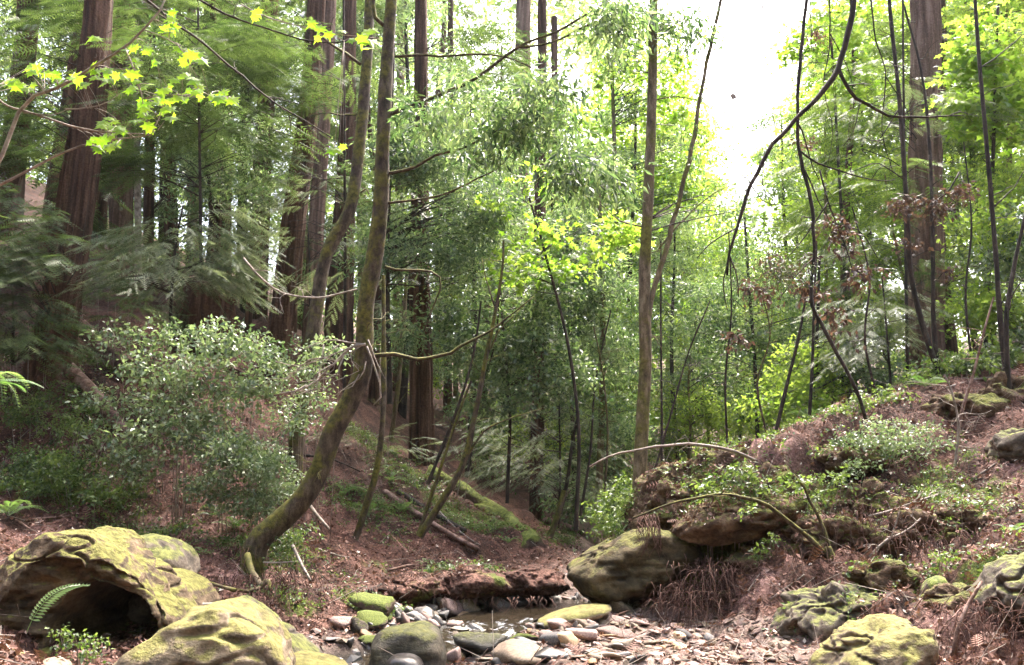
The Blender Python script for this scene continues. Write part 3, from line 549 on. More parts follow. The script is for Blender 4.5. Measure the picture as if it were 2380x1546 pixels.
def tree(name, label, cat, pts, Y, w0, w1, bark, blobs=(), group=None, furrow=0., seg=12, rough=.06, limbs=.3, sink=.3, branches=(), flare=0., density=1.7, twigs=0):
    """pts: trunk from base to top; w0, w1: trunk width at the base and top, in picture points; blobs: (px, py, Y, rx, ry, n, kind[, size])"""
    P = wpath(pts, Y)
    down = unit(P[0] - P[1]); down[2] = min(down[2], -.5)
    P = np.vstack([P[0] + down * sink, P]); n = int(min(90, max(14, np.linalg.norm(np.diff(P, axis=0), axis=1).sum() / .16)))
    Q = spline(P, n); Lq = np.linspace(0, 1, n); r = rad_of(w0, Y) * (1 - Lq) + rad_of(w1, Y) * Lq
    if flare: r = r * (1 + flare * np.exp(-Lq * n * .16 / .5))
    base = P[1].copy(); root = thing(name, label, cat, base, group)
    V, Fc = tube(Q - base, r, seg=seg, rough=rough, furrow=furrow, seed=abs(base[0]) * 3.7, cap=False)
    link('trunk', mesh('trunk', [(V, Fc)], M[bark]), root)
    for bp_, b0, b1 in branches:
        B = wpath(bp_, Y); link('branch', mesh('branch', [(a - base, f) for a, f, _ in branch_mesh(B, rad_of(b0, Y), rad_of(b1, Y))], M[bark]), root)
    side_twigs(root, Q, base, r, bark, twigs)
    by = {}
    for bl in blobs: by.setdefault(bl[6], []).append(bl)
    for kd, bls in by.items():
        parts, att = [], []
        for bl in bls:
            px, py, yb, rx, ry, nn = bl[:6]; size = bl[7] if len(bl) > 7 else 1.
            nn = max(1, int(nn * density)); c = at(px, py, yb); u = rv(nn) * (rng.uniform(.15, 1, nn) ** .45)[:, None]
            u[:, 2] = (np.round(u[:, 2] * 2.5 + .5 * c[0]) - .5 * c[0]) / 2.5 + rng.normal(0, .05, nn) - .35 * (u[:, 0] ** 2 + u[:, 1] ** 2) if not K[kd][2] else u[:, 2]
            C = c + u * np.array([rx / F * yb, (rx + ry) / 2 / F * yb * .9, ry / F * yb])
            g = H(C[:, 0], C[:, 1], False); C[:, 2] = np.maximum(C[:, 2], g + .12)
            dh = np.hypot(C[:, None, 0] - Q[None, :, 0], C[:, None, 1] - Q[None, :, 1]); hh = Q[None, :, 2] - (C[:, None, 2] - .25 * dh)
            j = np.argmin(np.abs(hh) + dh * .3, axis=1); org = Q[j]
            pr, at_ = crown_parts(kd, C, org, size); parts += [(a - base, f, 0) for a, f in pr]; att += at_
            if limbs:
                for q in np.where(rng.random(nn) < limbs)[0]:
                    a, e = org[q], C[q]; mid = a * .45 + e * .55 + np.array([0, 0, .12 * np.linalg.norm((e - a)[:2])]) + rng.normal(0, .1, 3) * np.linalg.norm(e - a)
                    ln = np.linalg.norm(e - a); r0 = min(r[j[q]] * .5, .004 + .006 * ln)
                    pr = tubecap(spline([a, mid, e], max(4, min(9, int(ln * 2)))), np.linspace(r0, .004, max(4, min(9, int(ln * 2)))), seg=4)
                    parts += [(pr[0][0] - base, pr[0][1], 1)]; att.append(np.zeros(len(pr[0][0])))
        link('crown', mesh('crown', parts, [M[K[kd][1]], M['darkbark']], False, {'rnd': np.concatenate(att)}), root)
    return root

# ------------------------------------------------------------------ the curved trees over the creek
tree('curved_tree', 'mossy tree with a strongly curved lower trunk, in front of its slender twin', 'tree',
     [(586, 1318), (598, 1262), (640, 1222), (700, 1165), (745, 1090), (772, 1008), (812, 935), (842, 868), (848, 780), (852, 700), (870, 600), (886, 460), (891, 300), (901, 120), (910, 0), (916, -120)], 9.85, 52, 27, 'mossbark', seg=20, rough=.09, flare=.25, twigs=10,
     branches=[([(900, 268), (960, 245), (1060, 205), (1130, 165), (1210, 105), (1300, 70), (1400, 10), (1440, -30)], 12, 4), ([(918, 132), (985, 128), (1040, 132), (1105, 125), (1180, 133), (1240, 160)], 8, 3), ([(893, 405), (960, 392), (1010, 362), (1080, 342), (1150, 308), (1230, 290)], 9, 3),
               ([(893, 473), (960, 466), (1040, 450), (1110, 415), (1160, 390), (1200, 340)], 7, 2), ([(1205, 110), (1280, 100), (1350, 65), (1420, 40)], 7, 3), ([(895, 620), (930, 628), (985, 630), (1015, 635), (1024, 665), (1005, 720), (985, 770)], 7, 3), ([(862, 828), (920, 824), (975, 836), (1040, 820), (1090, 796), (1150, 760), (1240, 690)], 11, 3), ([(892, 60), (872, 40), (868, 0), (862, -60)], 11, 7)],
     blobs=[(1180, 200, 9.7, 200, 45, 30, 'near'), (1010, 255, 9.6, 90, 30, 12, 'near', .9), (1230, 270, 9.8, 110, 40, 22, 'near'), (1330, 350, 9.9, 70, 90, 26, 'near'), (1420, 400, 10, 40, 50, 8, 'near'), (1420, 30, 9.8, 80, 40, 18, 'near'), (1120, 330, 9.8, 90, 40, 10, 'near', .9)], limbs=0)
tree('curved_tree', 'mossy slender tree with a kinked trunk, standing close behind its curved twin', 'tree',
     [(684, 1160), (690, 1010), (712, 880), (735, 720), (760, 590), (812, 490), (832, 370), (846, 230), (856, 90), (862, -80)], 11.9, 37, 24, 'mossbark', seg=14, rough=.07, flare=.15, twigs=6,
     branches=[([(838, 150), (800, 122), (745, 85), (715, 60)], 9, 4), ([(838, 265), (800, 268), (760, 262), (720, 270)], 6, 3), ([(838, 448), (850, 440), (858, 452)], 5, 3)])
# forked tree on the far side of the spur
tree('forked_tree', 'straight brown tree forking at half height, rising behind the tip of the spur', 'tree',
     [(1484, 1170), (1492, 1000), (1500, 850), (1499, 745), (1498, 640), (1507, 450), (1515, 250), (1518, 60), (1522, -80)], 12.2, 33, 20, 'alder', seg=14, rough=.05, twigs=10,
     branches=[([(1506, 750), (1515, 690), (1545, 590), (1580, 460), (1610, 330), (1635, 190), (1660, 70), (1680, -20)], 13, 8), ([(1515, 235), (1560, 225), (1620, 232)], 4, 2), ([(1505, 530), (1440, 512), (1390, 470)], 5, 2), ([(1530, 580), (1580, 520), (1660, 450), (1720, 425)], 4, 2)],
     blobs=[(1500, 30, 12.2, 130, 50, 20, 'near'), (1620, 40, 12.2, 70, 40, 10, 'near'), (1690, 470, 12.4, 60, 50, 6, 'near', .8), (1600, 330, 12.4, 60, 90, 7, 'near', .8), (1430, 120, 12.4, 50, 60, 10, 'near')], limbs=.4)

# ------------------------------------------------------------------ redwoods
tree('redwood', 'massive dark redwood leaning on the steep bank, with a flared foot', 'tree', [(118, 850), (140, 700), (178, 460), (205, 260), (224, 60), (236, -120)], 13.6, 84, 62, 'redwood', seg=72, furrow=.16, flare=.5,
     blobs=[(60, 200, 13, 120, 170, 44, 'redwood'), (40, 520, 12.6, 110, 110, 40, 'redwood'), (120, 600, 12.4, 80, 60, 14, 'redwood'), (40, 660, 12, 80, 70, 26, 'redwood'), (60, 360, 13, 90, 50, 20, 'redwood'), (330, 160, 14, 60, 130, 14, 'redwood')])
tree('redwood', 'pinkish redwood trunk just behind the massive dark redwood', 'tree', [(284, 640), (282, 500), (280, 300), (278, 100), (277, -120)], 20, 56, 48, 'paleredwood', seg=52, furrow=.10, blobs=[(250, 40, 19, 110, 70, 24, 'redfar'), (420, 60, 19.5, 120, 80, 26, 'redfar'), (400, 300, 19.5, 70, 90, 16, 'redfar')])
tree('pale_tree', 'thin pale greenish trunk between the redwoods on the steep bank', 'tree', [(322, 640), (320, 480), (318, 330), (316, 180), (318, 40)], 18.6, 17, 13, 'drytwig', seg=10)
tree('redwood', 'narrow dark redwood trunk behind the pale greenish trunk', 'tree', [(343, 700), (345, 560), (347, 420), (350, 200), (352, -80)], 20.5, 26, 20, 'redwood', seg=16, furrow=.1, blobs=[(430, 420, 20, 90, 70, 18, 'redfar')])
tree('redwood', 'slender redwood trunk deep in shade above the pale drooping sapling', 'tree', [(400, 620), (396, 450), (385, 250), (378, 60), (372, -80)], 25, 34, 26, 'redwood', seg=16, furrow=.1, blobs=[(470, 160, 24, 100, 90, 24, 'redfar'), (560, 60, 24, 80, 70, 18, 'redfar')])
tree('redwood', 'big leaning redwood behind the kinked slender tree, its foot lost in shade', 'tree', [(632, 900), (645, 800), (668, 650), (685, 500), (708, 330), (726, 160), (742, -100)], 17, 60, 40, 'redwood', seg=64, furrow=.15, flare=.3, blobs=[(640, 60, 16.5, 90, 70, 24, 'redfar'), (560, 260, 16.5, 60, 90, 16, 'redwood'), (690, 210, 16.2, 50, 50, 10, 'redwood'), (780, 420, 16.5, 50, 60, 10, 'redwood')])
tree('redwood', 'pinkish redwood trunk touching the big leaning redwood from behind', 'tree', [(716, 880), (728, 650), (742, 420), (758, 200), (770, -60)], 20, 40, 30, 'paleredwood', seg=48, furrow=.1)
tree('redwood', 'dark redwood trunk standing back from the big leaning redwood, over the stump', 'tree', [(598, 760), (600, 600), (610, 400), (622, 200), (632, -60)], 22.5, 46, 38, 'redwood', seg=48, furrow=.12, blobs=[(540, 120, 22, 80, 100, 24, 'redfar'), (610, 120, 21.6, 50, 60, 12, 'redfar')])
tree('redwood', 'thick dark redwood base in deep shade right behind the two curved trees', 'tree', [(786, 980), (786, 850), (790, 700), (796, 560), (806, 380), (812, 100), (814, -80)], 21, 74, 24, 'redwood', seg=56, furrow=.13, flare=.2)
tree('redwood', 'reddish redwood with a straight trunk, at the upper end of the moss covered log', 'tree', [(980, 1082), (978, 900), (976, 700), (977, 400), (978, 150), (979, -100)], 17.4, 56, 27, 'redwood', seg=56, furrow=.14, flare=.15, blobs=[(1060, 500, 17, 90, 120, 30, 'redwood'), (960, 440, 17, 60, 100, 14, 'redwood'), (1080, 130, 17, 80, 90, 22, 'redwood'), (1000, 620, 16.8, 70, 60, 14, 'redwood'), (1110, 650, 16.8, 60, 80, 12, 'redwood')])
tree('redwood', 'pale broad redwood trunk farthest away along the creek', 'tree', [(1193, 1000), (1194, 850), (1198, 650), (1206, 400), (1214, 150), (1220, -100)], 32, 56, 34, 'paleredwood', seg=52, furrow=.1, blobs=[(1190, 500, 31, 90, 80, 14, 'redfar', 1.3), (1160, 150, 31, 70, 100, 14, 'redfar', 1.3)])
tree('redwood', 'narrow dark red trunk by the creek, next to the pale broad redwood', 'tree', [(1246, 1215), (1248, 1000), (1252, 750), (1256, 450), (1259, 200), (1260, -80)], 20, 34, 22, 'redwood', seg=20, furrow=.1, blobs=[(1330, 800, 19.6, 80, 90, 22, 'redwood'), (1300, 950, 19.5, 110, 60, 20, 'hemlock'), (1220, 620, 19.5, 60, 60, 10, 'redwood')])
tree('redwood', 'thick redwood with clusters of dead brown leaves hanging before it, on the spur', 'tree', [(2150, 890), (2150, 780), (2152, 600), (2152, 400), (2150, 200), (2148, -100)], 18, 82, 64, 'paleredwood', seg=72, furrow=.15, flare=.15, blobs=[(2030, 620, 17.4, 90, 120, 22, 'redwood'), (2080, 760, 17.4, 70, 50, 16, 'redwood'), (2260, 640, 17.5, 70, 110, 22, 'redwood'), (2000, 300, 17.6, 80, 120, 18, 'redwood'), (2060, 120, 17.5, 60, 80, 10, 'redwood')])
tree('redwood', 'distant pinkish trunk seen in the gap beside the forked tree', 'tree', [(1592, 1060), (1592, 960), (1594, 800), (1597, 500), (1600, 300)], 38, 34, 22, 'paleredwood', seg=16, furrow=.08)
tree('redwood', 'distant trunk beside the narrow dark red trunk', 'tree', [(1300, 1120), (1298, 900), (1300, 600), (1290, 300), (1288, 40)], 33, 24, 16, 'redwood', seg=14)

for lb, pts, Y, a_, b_, bk in [('reddish redwood trunk far back between the shaded redwood and the dark one', [(520, 640), (522, 400), (526, 150), (528, -80)], 26, 36, 28, 'paleredwood'), ('narrow redwood trunk far back over the rotten stump', [(560, 660), (564, 420), (570, 150), (574, -80)], 28, 22, 18, 'redwood'), ('slim brown redwood trunk at the head of the steep bank', [(450, 600), (448, 400), (446, 150), (444, -80)], 28, 26, 20, 'paleredwood'),
     ('brown redwood trunk far back between the curved trees and the reddish redwood', [(925, 900), (926, 600), (930, 300), (932, -60)], 27, 26, 18, 'paleredwood'), ('slim redwood trunk far back just past the reddish redwood', [(1040, 960), (1042, 650), (1046, 300), (1048, -60)], 29, 20, 14, 'redwood'), ('brown redwood trunk at the frame edge behind the conifer sapling', [(30, 560), (40, 350), (52, 120), (58, -80)], 19, 40, 32, 'paleredwood'), ('slim redwood trunk far back between the two curved trees', [(845, 860), (842, 600), (838, 300), (836, -60)], 28, 24, 18, 'paleredwood')]:
    tree('redwood', lb, 'tree', pts, Y, a_, b_, bk, seg=24, furrow=.12)
# ------------------------------------------------------------------ broad leaved trees and saplings of the middle distance
BT = [
 ('bay_tree', 'glossy dark bay tree with a hidden trunk, behind the curved trees', [(905, 900), (900, 650), (905, 400), (915, 100)], 15, 14, 8, 'darkbark', [(940, 330, 15, 70, 90, 30, 'bay'), (1010, 360, 15, 90, 70, 30, 'bay'), (900, 560, 15, 60, 90, 26, 'bay'), (1060, 560, 15, 90, 80, 34, 'bay'), (1130, 470, 15, 70, 70, 26, 'bay'), (930, 760, 15, 60, 60, 12, 'bay')]),
 ('bay_tree', 'bay tree with silvery green crown beyond the creek bend', [(1390, 1180), (1400, 900), (1400, 600), (1385, 350)], 17, 18, 8, 'alder', [(1390, 640, 17, 110, 70, 40, 'bay'), (1310, 560, 17, 80, 70, 26, 'broad'), (1420, 800, 17, 80, 80, 34, 'bay'), (1340, 700, 17, 70, 60, 22, 'broad'), (1440, 960, 17, 70, 60, 22, 'bay'), (1360, 400, 17, 80, 70, 18, 'bay')]),
 ('maple_tree', 'young maple with bright yellow green leaves over the creek', [(1340, 1190), (1345, 1000), (1320, 800), (1270, 600), (1230, 460)], 14.5, 10, 5, 'darkbark', [(1170, 470, 14.5, 50, 24, 4, 'maple', .8), (1230, 550, 14.5, 80, 40, 6, 'maple', .8), (1320, 600, 14.5, 100, 30, 8, 'maple', .8), (1190, 620, 14.3, 40, 40, 5, 'maple', .8), (1430, 540, 14.5, 80, 50, 10, 'maple', .8), (1250, 410, 14.5, 30, 20, 2, 'maple', .8)]),
 ('maple_tree', 'sunlit yellow maple beyond the forked tree', [(1450, 1160), (1440, 800), (1430, 400), (1420, 100)], 24, 14, 8, 'alder', [(1440, 130, 24, 80, 80, 26, 'maple'), (1560, 200, 24, 90, 110, 34, 'maple'), (1570, 420, 24, 80, 70, 26, 'maple'), (1430, 520, 24, 70, 50, 18, 'maple'), (1640, 560, 24, 90, 70, 24, 'bright')]),
 ('maple_tree', 'bright maple filling the upper corner beside the thick redwood', [(2290, 840), (2300, 600), (2310, 300), (2320, 0)], 15.5, 12, 7, 'darkbark', [(2260, 120, 15.5, 80, 100, 26, 'maple'), (2330, 260, 15.5, 80, 90, 26, 'maple'), (2220, 240, 15, 50, 70, 10, 'maple'), (2350, 80, 15.5, 60, 70, 16, 'bright'), (2340, 420, 15.5, 70, 70, 16, 'bright')]),
 ('maple_tree', 'airy maple with pale yellow leaves at the edge of the sky gap', [(1960, 920), (1965, 700), (1950, 400), (1930, 60)], 20, 10, 6, 'darkbark', [(1930, 60, 20, 90, 60, 16, 'maple'), (1960, 180, 20, 70, 60, 12, 'maple'), (1990, 420, 20, 80, 70, 12, 'bright'), (1850, 120, 20, 40, 60, 6, 'maple')]),
 ('bay_tree', 'loose grey green bay tree in the middle of the far slope', [(1760, 1000), (1755, 850), (1740, 650), (1730, 500)], 19, 10, 6, 'darkbark', [(1760, 640, 19, 100, 70, 28, 'bay'), (1700, 780, 19, 100, 80, 32, 'broad'), (1840, 760, 19, 90, 80, 26, 'bay'), (1760, 900, 19, 110, 60, 26, 'broad'), (1640, 700, 19, 60, 70, 16, 'bay')]),
 ('leafy_tree', 'bright leafy tree low behind the crest of the spur', [(1900, 990), (1895, 900), (1900, 750), (1905, 600)], 17, 12, 6, 'darkbark', [(1880, 860, 17, 110, 60, 30, 'bright'), (1980, 780, 17, 70, 80, 20, 'broad'), (1830, 930, 16.5, 90, 40, 20, 'bright'), (2060, 860, 16.5, 60, 40, 16, 'broad')]),
 ('leafy_tree', 'mid green leafy tree at the frame edge above the litter path', [(2390, 830), (2395, 700), (2400, 500), (2390, 300)], 14, 12, 6, 'darkbark', [(2360, 560, 14, 70, 90, 22, 'broad'), (2300, 700, 14, 70, 60, 18, 'bright'), (2380, 760, 14, 50, 50, 12, 'broad'), (2290, 520, 14, 50, 60, 8, 'bright')]),
 ('leafy_tree', 'pale leafy tree on the valley floor behind the overhanging boulder', [(1420, 1240), (1425, 1150), (1430, 1050), (1440, 950)], 19, 9, 5, 'alder', [(1380, 1080, 19, 70, 50, 16, 'broad'), (1440, 1150, 18, 60, 40, 14, 'bright'), (1330, 1150, 18, 60, 40, 12, 'broad'), (1420, 1020, 20, 60, 40, 14, 'bay')]),
 ('bay_tree', 'dark bay tree among the redwoods at the top of the steep bank', [(480, 640), (490, 480), (470, 300), (450, 150)], 17, 12, 7, 'darkbark', [(440, 250, 17, 90, 80, 24, 'bay'), (540, 320, 17, 80, 70, 20, 'bay'), (480, 400, 17, 90, 60, 18, 'bay'), (600, 440, 17, 50, 60, 10, 'bay'), (380, 100, 17, 60, 70, 12, 'bay')]),
 ('hemlock_sapling', 'pale grey green conifer sapling with drooping sprays above the stump', [(395, 770), (400, 660), (410, 560), (425, 480)], 13.4, 9, 4, 'darkbark', [(420, 560, 13.4, 130, 60, 40, 'hemlock'), (380, 640, 13.2, 120, 50, 30, 'hemlock'), (490, 620, 13.2, 70, 60, 20, 'hemlock'), (510, 500, 13.4, 50, 40, 8, 'hemlock')]),
 ('hemlock_sapling', 'pale conifer sapling beside the foot of the big leaning redwood', [(720, 800), (720, 650), (716, 520)], 19.0, 7, 3, 'darkbark', [(770, 560, 18.6, 40, 60, 10, 'redwood'), (560, 640, 18.5, 60, 60, 12, 'hemlock')]),
 ('redwood_sapling', 'tall feathery redwood sapling in front of the narrow trunks on the steep bank', [(470, 780), (466, 500), (462, 200), (460, -40)], 14.6, 9, 5, 'darkbark', [(420, 220, 14.6, 110, 110, 34, 'redwood'), (520, 90, 14.6, 100, 80, 26, 'redwood'), (330, 380, 14.3, 90, 60, 20, 'redwood'), (550, 330, 14.6, 70, 90, 18, 'redwood'), (300, 60, 14.4, 90, 70, 20, 'redwood')]),
 ('redwood_sapling', 'thin redwood sapling veiling the trunks behind the two curved trees', [(800, 960), (802, 600), (800, 200), (798, -40)], 15.5, 8, 5, 'darkbark', [(760, 160, 15.5, 90, 110, 20, 'redwood'), (700, 420, 15.3, 60, 90, 12, 'hemlock'), (800, 620, 15.5, 70, 80, 12, 'hemlock'), (660, 560, 15.3, 50, 60, 8, 'hemlock')]),
 ('redwood_sapling', 'thin redwood sapling veiling the thick redwood on the spur', [(2110, 900), (2105, 600), (2100, 200), (2098, -40)], 15.2, 8, 5, 'darkbark', [(2140, 240, 15.2, 80, 90, 12, 'hemlock'), (2090, 430, 15.2, 70, 70, 12, 'redwood'), (2160, 620, 15.2, 70, 70, 10, 'redwood')]),
 ('bay_tree', 'pale silvery leaved bay tree nearest behind the leaning saplings', [(1180, 1130), (1185, 950), (1170, 780), (1160, 640)], 15.4, 9, 5, 'darkbark', [(1130, 800, 15.4, 90, 80, 22, 'broad'), (1220, 760, 15.4, 80, 80, 20, 'broad'), (1060, 700, 15.4, 60, 60, 12, 'broad'), (1270, 660, 15.4, 70, 60, 16, 'broad'), (1180, 900, 15.2, 90, 50, 16, 'broad'), (1310, 860, 15.2, 70, 60, 14, 'broad')]),
 ('leafy_tree', 'pale leafy undergrowth tree on the valley floor beyond the creek bend', [(1240, 1150), (1235, 1060), (1230, 960), (1225, 880)], 23, 8, 4, 'alder', [(1230, 1000, 23, 110, 60, 34, 'bright', .8), (1330, 1060, 22, 80, 50, 26, 'bright', .8), (1140, 1060, 22, 70, 50, 20, 'broad', .9), (1400, 960, 24, 90, 60, 28, 'bright', .8), (1300, 900, 25, 90, 60, 26, 'broad', .9)]),
 ('leafy_tree', 'pale leafy undergrowth tree right behind the crest near the forked tree', [(1600, 1060), (1605, 980), (1600, 900), (1605, 820)], 20, 8, 4, 'alder', [(1600, 930, 20, 100, 60, 30, 'bright', .75), (1700, 960, 20, 80, 50, 24, 'bright', .75), (1540, 1000, 20, 60, 50, 18, 'bright', .7), (1640, 830, 21, 90, 60, 24, 'broad', .8), (1800, 880, 21, 80, 60, 20, 'bright', .75)]),
 ('redwood_sapling', 'feathery young redwood low by the creek bend', [(1300, 1190), (1302, 1080), (1300, 980), (1300, 900)], 16.5, 7, 3, 'darkbark', [(1290, 1040, 16.4, 110, 50, 26, 'hemlock', .8), (1200, 1090, 16.2, 80, 40, 14, 'hemlock', .8), (1330, 1120, 16.0, 70, 40, 14, 'hemlock', .8), (1160, 1000, 16.4, 60, 50, 10, 'hemlock', .8)]),
 ('redwood_sapling', 'dark green conifer sapling at the frame edge by the fallen log', [(30, 800), (30, 700), (20, 600)], 12.4, 8, 4, 'darkbark', [(30, 730, 12.2, 90, 60, 24, 'redwood', .8), (60, 790, 12, 100, 40, 18, 'redwood', .8)]),
 ('redwood_sapling', 'feathery grey green conifer hanging beside the thick redwood', [(2070, 890), (2060, 760), (2050, 640)], 14.5, 7, 3, 'darkbark', [(2050, 720, 14.5, 80, 60, 20, 'hemlock'), (2020, 800, 14.3, 60, 40, 12, 'hemlock')]),
]
for nm, lb, pts, Y, w0, w1, bk, bl in BT:
    tree(nm, lb, 'sapling' if 'sapling' in nm else 'tree', pts, Y, w0, w1, bk, bl, seg=8)
# thin stems
ST = [
 ('slim_tree', 'tallest slim dark stem in front of the thick redwood', [(2182, 872), (2140, 740), (2115, 620), (2105, 440), (2090, 230), (2072, 60), (2062, -60)], 12.8, 14, 9, 'darkbark', [([(2105, 420), (2040, 380), (1980, 400)], 4, 2), ([(2092, 250), (2060, 300), (2040, 330)], 4, 2)]),
 ('slim_tree', 'second slim stem crossing the thick redwood, close beside the tallest one', [(2185, 880), (2170, 760), (2168, 560), (2160, 330), (2140, 160), (2100, 10)], 13.0, 12, 5, 'darkbark', []),
 ('slim_tree', 'slim dark stem bowing past the bright maple to the crest', [(2344, 920), (2326, 760), (2312, 560), (2290, 300), (2275, 130), (2262, -60)], 11.8, 13, 8, 'darkbark', [([(2310, 480), (2355, 440), (2390, 380)], 4, 2), ([(2275, 160), (2320, 130), (2390, 70)], 4, 2)]),
 ('slim_tree', 'forking thin stem leaning out of the frame edge above the litter path', [(2345, 915), (2338, 760), (2345, 690), (2365, 580), (2390, 470)], 11.5, 13, 8, 'darkbark', [([(2340, 710), (2370, 660), (2400, 620)], 4, 2)]),
 ('leaning_sapling', 'leaning dark sapling with a stout foot below the moss covered log', [(985, 1230), (1030, 1160), (1075, 1080), (1105, 960), (1130, 830), (1152, 720), (1168, 620), (1170, 560)], 12.6, 18, 5, 'mossbark', [([(1078, 1075), (1120, 1010), (1180, 975), (1260, 950)], 6, 2), ([(1130, 830), (1160, 770), (1210, 720)], 5, 2), ([(1152, 720), (1130, 650), (1120, 600)], 4, 2)]),
 ('leaning_sapling', 'thinner twin sapling leaning beside the stout footed one', [(978, 1225), (1010, 1130), (1040, 1040), (1070, 950), (1095, 885)], 12.7, 10, 5, 'mossbark', []),
 ('leaning_sapling', 'third thin sapling slanting up from the moss covered log', [(1000, 1110), (1040, 1010), (1080, 900), (1105, 800), (1118, 700)], 14.5, 9, 4, 'darkbark', []),
 ('leaning_sapling', 'thin curved sapling on the litter bank next to the curved tree', [(822, 1262), (850, 1180), (878, 1080), (890, 960), (892, 800), (891, 640)], 12.2, 17, 9, 'mossbark', []),
 ('slim_tree', 'thin straight pole right beside the forked tree', [(1538, 1080), (1538, 950), (1536, 760), (1536, 560)], 14, 6, 4, 'darkbark', []),
 ('slim_tree', 'thin dark stem leaning off the crest towards the forked tree', [(1808, 985), (1830, 890), (1855, 790), (1868, 720), (1875, 660)], 14.5, 10, 5, 'darkbark', []),
 ('slim_tree', 'upright thin dark stem on the crest', [(1882, 950), (1888, 850), (1892, 720), (1898, 560)], 14.8, 9, 5, 'darkbark', []),
 ('bent_sapling', 'short bare leaning trunk by the creek below the narrow dark red trunk', [(1268, 1272), (1290, 1215), (1305, 1165), (1312, 1140)], 15, 16, 12, 'mossbark', []),
 ('bent_sapling', 'thin crooked sapling rising behind the bare leaning trunk', [(1305, 1180), (1320, 1110), (1330, 1030), (1345, 960)], 16.5, 10, 6, 'darkbark', []),
 ('thin_sapling', 'hair thin sapling curving up from the creek bend behind the short bare trunk', [(1350, 1190), (1372, 1050), (1385, 880), (1420, 720)], 15.5, 7, 3, 'darkbark', []),
 ('thin_sapling', 'hair thin sapling beside the low pale bush at the foot of the forked tree', [(1405, 1150), (1412, 1000), (1400, 860), (1380, 760)], 14.8, 6, 3, 'mossbark', []),
 ('thin_sapling', 'thin whip leaning away from the foot of the forked tree', [(1520, 1100), (1560, 960), (1600, 820), (1650, 700)], 12.6, 6, 3, 'darkbark', []),
 ('thin_sapling', 'upright thin whip under the middle of the sky gap', [(1690, 1020), (1686, 880), (1700, 720), (1694, 540)], 13.6, 6, 3, 'darkbark', []),
 ('thin_sapling', 'crooked thin whip on the crest below the clusters of dead leaves', [(1780, 1000), (1760, 890), (1790, 780), (1770, 680)], 13.8, 6, 3, 'mossbark', []),
 ('thin_sapling', 'thin whip rising from the light green bush on the crest', [(2040, 930), (2010, 790), (2020, 640), (1980, 480)], 12.2, 7, 3, 'darkbark', []),
 ('thin_sapling', 'thin whip between the thick redwood and the bowing slim stem', [(2262, 860), (2244, 690), (2258, 520), (2240, 330)], 13, 7, 3, 'darkbark', []),
 ('thin_sapling', 'pale thin stick standing on the bank below the crest', [(2222, 1060), (2228, 990), (2215, 920), (2195, 870)], 10, 7, 4, 'drytwig', []),
 ('thin_sapling', 'reddish thin sapling standing on the slope above the leafy bush', [(2222, 1050), (2235, 960), (2262, 870), (2290, 760), (2310, 690)], 10.4, 9, 4, 'deadwood', []),
 ('thin_sapling', 'thin whip in front of the pale broad redwood', [(1090, 1080), (1112, 930), (1150, 800), (1160, 700)], 15, 6, 3, 'darkbark', []),
 ('slim_tree', 'faint thin trunk at the left flank of the reddish redwood', [(905, 1050), (925, 900), (938, 760), (945, 640), (950, 560)], 19, 12, 8, 'alder', []),
]
for nm, lb, pts, Y, w0, w1, bk, br in ST:
    tree(nm, lb, 'tree' if nm == 'slim_tree' else 'sapling', pts, Y, w0, w1, bk, (), seg=8, branches=br, rough=.12, sink=.12, twigs=9)

# ------------------------------------------------------------------ whole trees filling the wood: one of each kind, then copies of it and of its parts
def proto(name, kind_, h, r_base, bark, n, rad, z0, cone, size):
    root = bpy.data.objects.new(name, None); COL.objects.link(root)
    zz = np.linspace(-.4, h, 22); lean = rng.normal(0, .02, 2)
    Q = np.stack([lean[0] * zz + .12 * np.sin(zz * .5 + lean[0] * 90), lean[1] * zz + .1 * np.sin(zz * .43), zz], -1)
    V, Fc = tube(Q, np.linspace(r_base, .03, 22), seg=10, rough=.07, furrow=.06 if bark == 'redwood' else 0, cap=False)
    link('trunk', mesh('trunk', [(V, Fc)], M[bark]), root)
    nb, per = n // 7, 7; parts, att, Cs, Os = [], [], [], []
    for k in range(nb):
        t = ((k + random.random()) / nb) ** .85; z = z0 + (h - z0) * t; a = k * 2.4 + random.uniform(-.5, .5)
        L_ = rad * ((max(1 - t, .05) ** .75) if cone else math.sqrt(max(.1, 1 - (2 * t - .85) ** 2 * .7))) * random.uniform(.55, 1.2)
        rise = random.uniform(-.15, .1) if cone else random.uniform(.1, .55); tt = np.linspace(0, 1, 6)
        B = np.stack([np.cos(a + .25 * tt) * tt * L_ + np.interp(z, zz, Q[:, 0]), np.sin(a + .25 * tt) * tt * L_ + np.interp(z, zz, Q[:, 1]), z + rise * L_ * tt - (.42 if cone else .35) * L_ * tt * tt], -1)
        pr = tubecap(B, np.linspace(.005 + .006 * L_, .003, 6), seg=3); parts.append((pr[0][0], pr[0][1], 1)); att.append(np.zeros(len(pr[0][0])))
        u = rng.uniform(.25, 1, per) ** .8; P = np.stack([np.interp(u, tt, B[:, j]) for j in range(3)], -1) + rng.normal(0, 1, (per, 3)) * np.array([.24, .24, .07]) * L_ * .5
        Cs.append(P); Os.append(np.repeat(B[:1], per, 0))
    pr, at_ = crown_parts(kind_, np.vstack(Cs), np.vstack(Os), size); parts += [(a_, f, 0) for a_, f in pr]; att += at_
    link('crown', mesh('crown', parts, [M[K[kind_][1]], M['darkbark']], False, {'rnd': np.concatenate(att)}), root)
    return root
